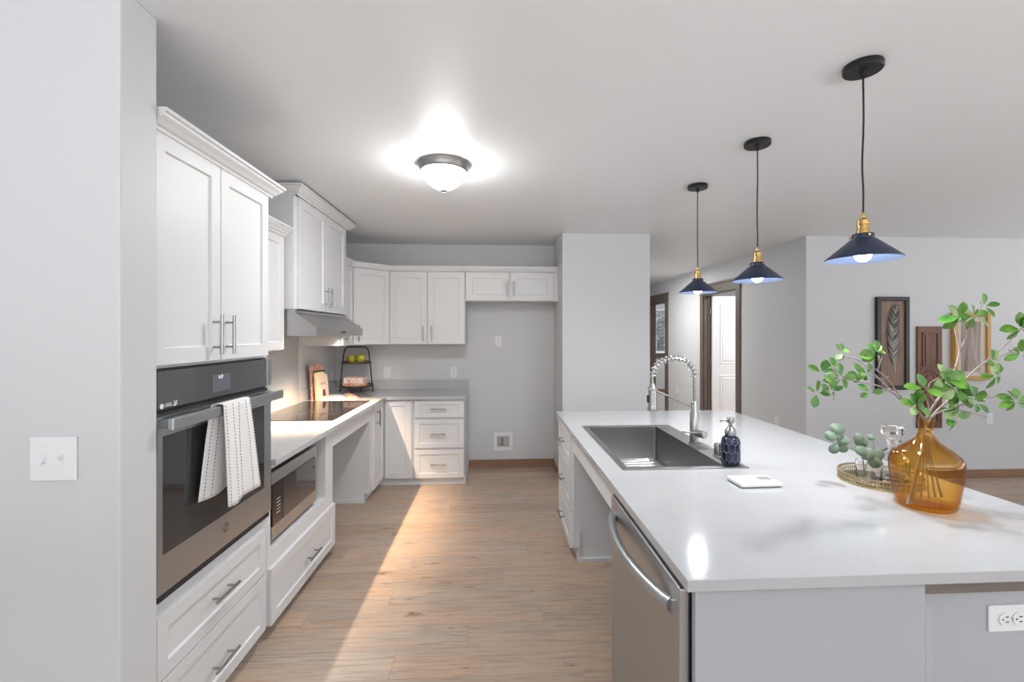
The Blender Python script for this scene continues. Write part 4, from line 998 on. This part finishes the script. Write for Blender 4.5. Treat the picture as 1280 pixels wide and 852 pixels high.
# open cookbook: two curved page blocks
t = thing('open_cookbook', 'open cookbook lying between the cooktop and the tiered stand', 'book', (-1.435, 4.42, CT), 0.45)
def page(x0, x1, yd, m, nm, lift=0.016):
    mb = MB(); vs = []; fs = []; N = 10
    for i in range(N+1):
        f = i/N; x = x0+(x1-x0)*f; z = 0.003+lift*math.sin(PI*min(1, f*1.05))**0.7*(1-0.5*f)
        vs += [(x, -yd, z), (x, yd, z), (x, -yd, 0.0), (x, yd, 0.0)]
    for i in range(N):
        a = i*4; b2 = a+4; fs += [(a, b2, b2+1, a+1), (a+2, a+3, b2+3, b2+2), (a, a+2, b2+2, b2), (a+1, b2+1, b2+3, a+3)]
    fs += [(0, 1, 3, 2), (N*4, N*4+2, N*4+3, N*4+1)]; mb.add(vs, fs); return mb.build(nm, m, t, smooth=50)
page(0, -0.21, 0.125, M['paper'], 'left_pages'); page(0.105, 0.215, 0.125, M['darkprint'], 'dark_page', 0.010); page(0.0, 0.105, 0.125, M['orangefloral'], 'photo_page', 0.024)

# tiered stand
SXc, SYc = -1.435, 4.775
t = thing('tiered_stand', 'two-tier round wooden stand with black arched wire frame in the corner', 'tiered stand', (SXc, SYc, CT))
mb = MB()
arch = [(-0.170, 0, 0.0), (-0.160, 0, 0.075), (-0.145, 0, 0.24), (-0.125, 0, 0.40), (-0.112, 0, 0.445), (-0.085, 0, 0.462), (0, 0, 0.465), (0.085, 0, 0.462), (0.112, 0, 0.445), (0.125, 0, 0.40), (0.145, 0, 0.24), (0.160, 0, 0.075), (0.170, 0, 0.0)]
mb.tube(arch, 0.0065, 10, 4)
for z, R_ in ((0.066, 0.168), (0.303, 0.146)):
    mb.tube([(R_*math.cos(2*PI*k/40), R_*math.sin(2*PI*k/40), z) for k in range(41)], 0.0055, 8)
mb.tube([(0, -0.165, 0.066), (0, -0.172, 0.0)], 0.0055, 8); mb.tube([(0, 0.165, 0.066), (0, 0.172, 0.0)], 0.0055, 8)
mb.build('wire_frame', M['black'], t, smooth=60)
for z, R_ in ((0.060, 0.165), (0.297, 0.143)):
    MB().lathe([(0, z), (R_-0.004, z), (R_, z+0.004), (R_, z+0.022), (R_-0.008, z+0.022), (R_-0.010, z+0.010), (0, z+0.010)], (0, 0, 0), 40).build('wooden_tier', M['traywood'], t, smooth=35)
ap = thing('apple', 'yellow-green apple on the left of the upper tier of the stand', 'apple', (SXc-0.042, SYc-0.03, CT+0.307), 0, 'apples on the stand')
MB().lathe([(0, 0.006), (0.014, 0.001), (0.024, 0.004), (0.040, 0.022), (0.046, 0.044), (0.044, 0.062), (0.034, 0.078), (0.018, 0.084), (0.006, 0.078), (0, 0.072)], (0, 0, 0), 28).build('fruit', M['apple'], ap, smooth=60)
MB().tube([(0, 0, 0.072), (0.002, 0, 0.085), (0.006, 0.001, 0.094)], [0.0016, 0.0014, 0.002], 6).build('stalk', M['inkbrown'], ap)
dup(ap, (SXc+0.048, SYc-0.02, CT+0.307), 'yellow-green apple on the right of the upper tier of the stand', 2.1)
z_ = CT+0.0702
for k, (lab, sx_, sy_, h_, m_, rz) in enumerate((('stack of folded orange floral napkins at the bottom of the lower tier', 0.115, 0.075, 0.028, 'orangefloral', 0.1), ('folded pink floral napkins on top of the orange ones', 0.10, 0.07, 0.06, 'pinkfloral', -0.05))):
    mb = MB(); n = 3+k
    for i in range(n):
        mb.box(-sx_+0.004*(i % 2), sx_-0.003*(i % 2), -sy_, sy_-0.003*(i % 2), h_*i/n, h_*(i+1)/n-0.0008)
    o = mb.build('napkin_stack', M[m_], bevel=0.004, loc=(SXc-0.005, SYc-0.01, z_), rotz=rz, segs=3)
    tag(o, lab, 'napkins', 'napkins on the stand'); z_ += h_

# ------------------------------------------------------------------ plates on the walls
def outlet(label, loc, rotz, horizontal=False, size=(0.072, 0.116)):
    t = thing('wall_outlet', label, 'outlet', loc, rotz)
    a, bb = (size[1]/2, size[0]/2) if horizontal else (size[0]/2, size[1]/2)
    MB().box(-a, a, -0.006, 0, -bb, bb).build('plate', M['plastic'], t, bevel=0.0025)
    for s_ in (-1, 1):
        c = (s_*0.0195, 0) if horizontal else (0, s_*0.0195)
        mb = MB(); mb.lathe([(0, -0.002), (0.0165, -0.002), (0.0172, 0.0), (0.0172, 0.002), (0, 0.002)], (c[0], -0.0075, c[1]), 24, Matrix.Rotation(PI/2, 3, 'X'))
        r = mb.build('receptacle', M['plastic'], t, smooth=40)
        mb = MB()
        for q in (-1, 1):
            dx, dz = (0.004, q*0.0065) if horizontal else (q*0.0065, 0.004)
            if horizontal: mb.box(c[0]+dx-0.004, c[0]+dx+0.004, -0.0105, -0.009, c[1]+dz-0.0012, c[1]+dz+0.0012)
            else: mb.box(c[0]+dx-0.0012, c[0]+dx+0.0012, -0.0105, -0.009, c[1]+dz-0.004, c[1]+dz+0.004)
        gx, gz = (-0.008, 0) if horizontal else (0, -0.008)
        mb.cyl((c[0]+gx, -0.009, c[1]+gz), (c[0]+gx, -0.0105, c[1]+gz), 0.0022, 10)
        mb.build('slots', M['slot'], r)
    MB().cyl((0, -0.006, 0), (0, -0.0075, 0), 0.003, 10).build('screw', M['nickel'], t)
    return t
outlet('white outlet on the back wall above the corner doors, left of the other one', (-1.18, YB, 1.048), 0)
outlet('white outlet on the back wall above the drawers, at counter height', (-0.463, YB, 1.044), 0)
outlet('white outlet high on the back wall in the fridge gap', (0.026, YB, 1.386), 0)
outlet('white outlet on the left wall behind the tiered stand', (XW, 4.90, 1.03), LR)
outlet('low white outlet on the hall wall between the two doors', (3.086, 7.60, 0.50), RR)
outlet('low white outlet on the grey hall wall near the corner', (3.086, 4.845, 0.49), RR)
outlet('horizontal white outlet on the island end below the counter', (1.372, 1.145, 0.706), 0, True, (0.070, 0.125))
def switch(name, label, loc, rotz, n, w, h, rocker=False):
    t = thing(name, label, 'switch', loc, rotz)
    MB().box(-w/2, w/2, -0.007, 0, -h/2, h/2).build('plate', M['plastic'], t, bevel=0.003)
    for k in range(n):
        x = (k-(n-1)/2)*0.048
        if rocker: MB().box(x-0.016, x+0.016, -0.010, -0.006, -0.033, 0.033).build('rocker', M['plastic'], t, bevel=0.002); continue
        mb = MB(); mb.box(x-0.006, x+0.006, -0.0085, -0.006, -0.0125, 0.0125); s_ = 1 if k else -1
        mb.prism([(-0.007, -0.006), (-0.020, s_*0.012-0.003), (-0.020, s_*0.012+0.003), (-0.007, 0.006)], 'x', x-0.0042, x+0.0042)
        mb.build('toggle', M['plastic'], t, bevel=0.001)
        mb = MB()
        for z in (-0.032, 0.032): mb.cyl((x, -0.0065, z), (x, -0.0082, z), 0.0032, 12)
        mb.build('screw', M['plastic'], t)
    return t
switch('light_switch', 'white double toggle switch plate on the near left wall', (-1.223, 1.335, 1.119), 0, 2, 0.122, 0.122)
switch('light_switch', 'white single rocker switch low on the wall under the gold frame', (5.025, 4.37, 0.60), 0, 1, 0.075, 0.12, True)

# ice maker box
t = thing('ice_maker_box', 'white recessed water supply box low on the back wall in the fridge gap', 'water box', (0.079, YB, 0.279))
mb = MB(); mb.slab([-0.105, -0.068, 0.068, 0.105], [-0.100, -0.058, 0.062, 0.100], 0, 0.008, lambda i, j: not (i == 1 and j == 1))
for k, p in enumerate(mb.v): mb.v[k] = (p[0], -p[2], p[1])
mb.build('frame', M['plastic'], t, bevel=0.002)
mb = MB()
mb.box(-0.068, 0.068, -0.0030, -0.0010, -0.058, 0.062)
mb.build('box_back', mat('box_grey', (0.42, 0.42, 0.43), 0.6), t)
mb = MB(); mb.cyl((-0.01, -0.004, 0.03), (-0.01, -0.016, 0.03), 0.012, 14); mb.cyl((-0.01, -0.012, -0.03), (-0.01, -0.012, 0.045), 0.007, 12); mb.box(-0.03, 0.01, -0.018, -0.012, -0.036, -0.026)
mb.build('valve', M['nickel'], t, smooth=40)

# ------------------------------------------------------------------ pictures on the right wall
YR = 4.37
t = thing('feather_panel', 'tall black-framed wood panel with a pewter feather, leftmost of the wall art', 'wall art', (3.968, YR, 0.905))
w_, h_ = 0.170, 0.93
mb = MB(); mb.slab([-w_, -w_+0.042, w_-0.042, w_], [0, 0.042, h_-0.042, h_], 0, 0.04, lambda i, j: not (i == 1 and j == 1))
for k, p in enumerate(mb.v): mb.v[k] = (p[0], -p[2], p[1])
mb.build('frame', M['blackframe'], t, bevel=0.006)
MB().box(-w_+0.04, w_-0.04, -0.022, 0, 0.04, h_-0.04).build('wood_panel', M['artwood'], t)
# feather: curved quill with overlapping barbs
def quill(f): return Vector((0.018-0.05*math.sin(f*2.2)+0.055*f+0.012*f*f, -0.026, 0.235+0.60*f))
MB().tube([quill(i/14-0.12) for i in range(17)], [0.005-0.004*i/16 for i in range(17)], 8).build('quill', M['feather_light'], t, smooth=60)
mb = MB(); rf = random.Random(4); nb = 46
for i in range(nb):
    f = i/(nb-1)*0.95+0.04
    for s_ in (-1, 1):
        L = (0.118 if s_ < 0 else 0.100)*math.sin(PI*min(1, (0.13+f*0.87)))**0.5
        L *= rf.uniform(0.86, 1.06); mb.cur = 1 if rf.random() < 0.36 else 0
        d = Vector((s_*0.62, 0, 0.78)); q = quill(f)
        pts = [q, q+d*L*0.55+Vector((0, -0.008, 0)), q+d*L+Vector((0, -0.003, 0.014))]
        v0 = Vector((0, 0, 0.0085)); vs = []
        for k, p in enumerate(pts): ww = (1, 0.95, 0.15)[k]; vs += [p-v0*ww, p+Vector((0, -0.004, 0)), p+v0*ww]
        mb.add(vs, [(0, 1, 4, 3), (1, 2, 5, 4), (3, 4, 7, 6), (4, 5, 8, 7)])
o = mb.build('feather_barbs', [M['feather'], M['feather_light']], t, fix=False)
t = thing('carved_wood_panel', 'narrow carved brown wood panel hanging between the two framed pieces', 'wall art', (4.367, YR, 0.515))
w_, h_ = 0.130, 1.025
mb = MB(); mb.box(-w_, w_, -0.022, 0, 0, h_)
def field(x0, x1, z0, z1, arch=False):
    for a in ((x0, x1, z0, z0+0.014), (x0, x1, z1-0.014, z1), (x0, x0+0.014, z0, z1), (x1-0.014, x1, z0, z1)): mb.box(a[0], a[1], -0.032, -0.021, a[2], a[3])
    mb.box(x0+0.032, x1-0.032, -0.028, -0.021, z0+0.032, z1-0.032)
field(-0.085, 0.085, 0.62, 0.965); field(-0.085, 0.085, 0.06, 0.40)
mb.tube([(0.085*math.cos(a), -0.024, 0.50+0.075*math.sin(a)) for a in [PI*k/12 for k in range(13)]], 0.008, 8)
mb.tube([(0.045*math.cos(a), -0.024, 0.50+0.04*math.sin(a)) for a in [PI*k/12 for k in range(13)]], 0.006, 8)
mb.box(-0.10, 0.10, -0.030, -0.021, 0.470, 0.490); mb.box(-0.10, 0.10, -0.030, -0.021, 0.585, 0.600)
mb.build('carved_board', M['oldwood'], t, bevel=0.003)
t = thing('gold_framed_picture', 'gold wood framed picture of bare trees with cream mat, rightmost wall art', 'wall art', (4.793, YR, 1.0))
w_, h_ = 0.192, 0.676
mb = MB(); mb.slab([-w_, -w_+0.036, w_-0.036, w_], [0, 0.036, h_-0.036, h_], 0, 0.055, lambda i, j: not (i == 1 and j == 1))
for k, p in enumerate(mb.v): mb.v[k] = (p[0], -p[2], p[1])
mb.build('frame', M['goldwood'], t, bevel=0.006)
MB().box(-w_+0.034, w_-0.034, -0.030, 0, 0.034, h_-0.034).build('mat_board', M['matboard'], t)
MB().box(-0.105, 0.105, -0.0315, -0.029, 0.085, h_-0.085).build('picture', M['picture'], t)
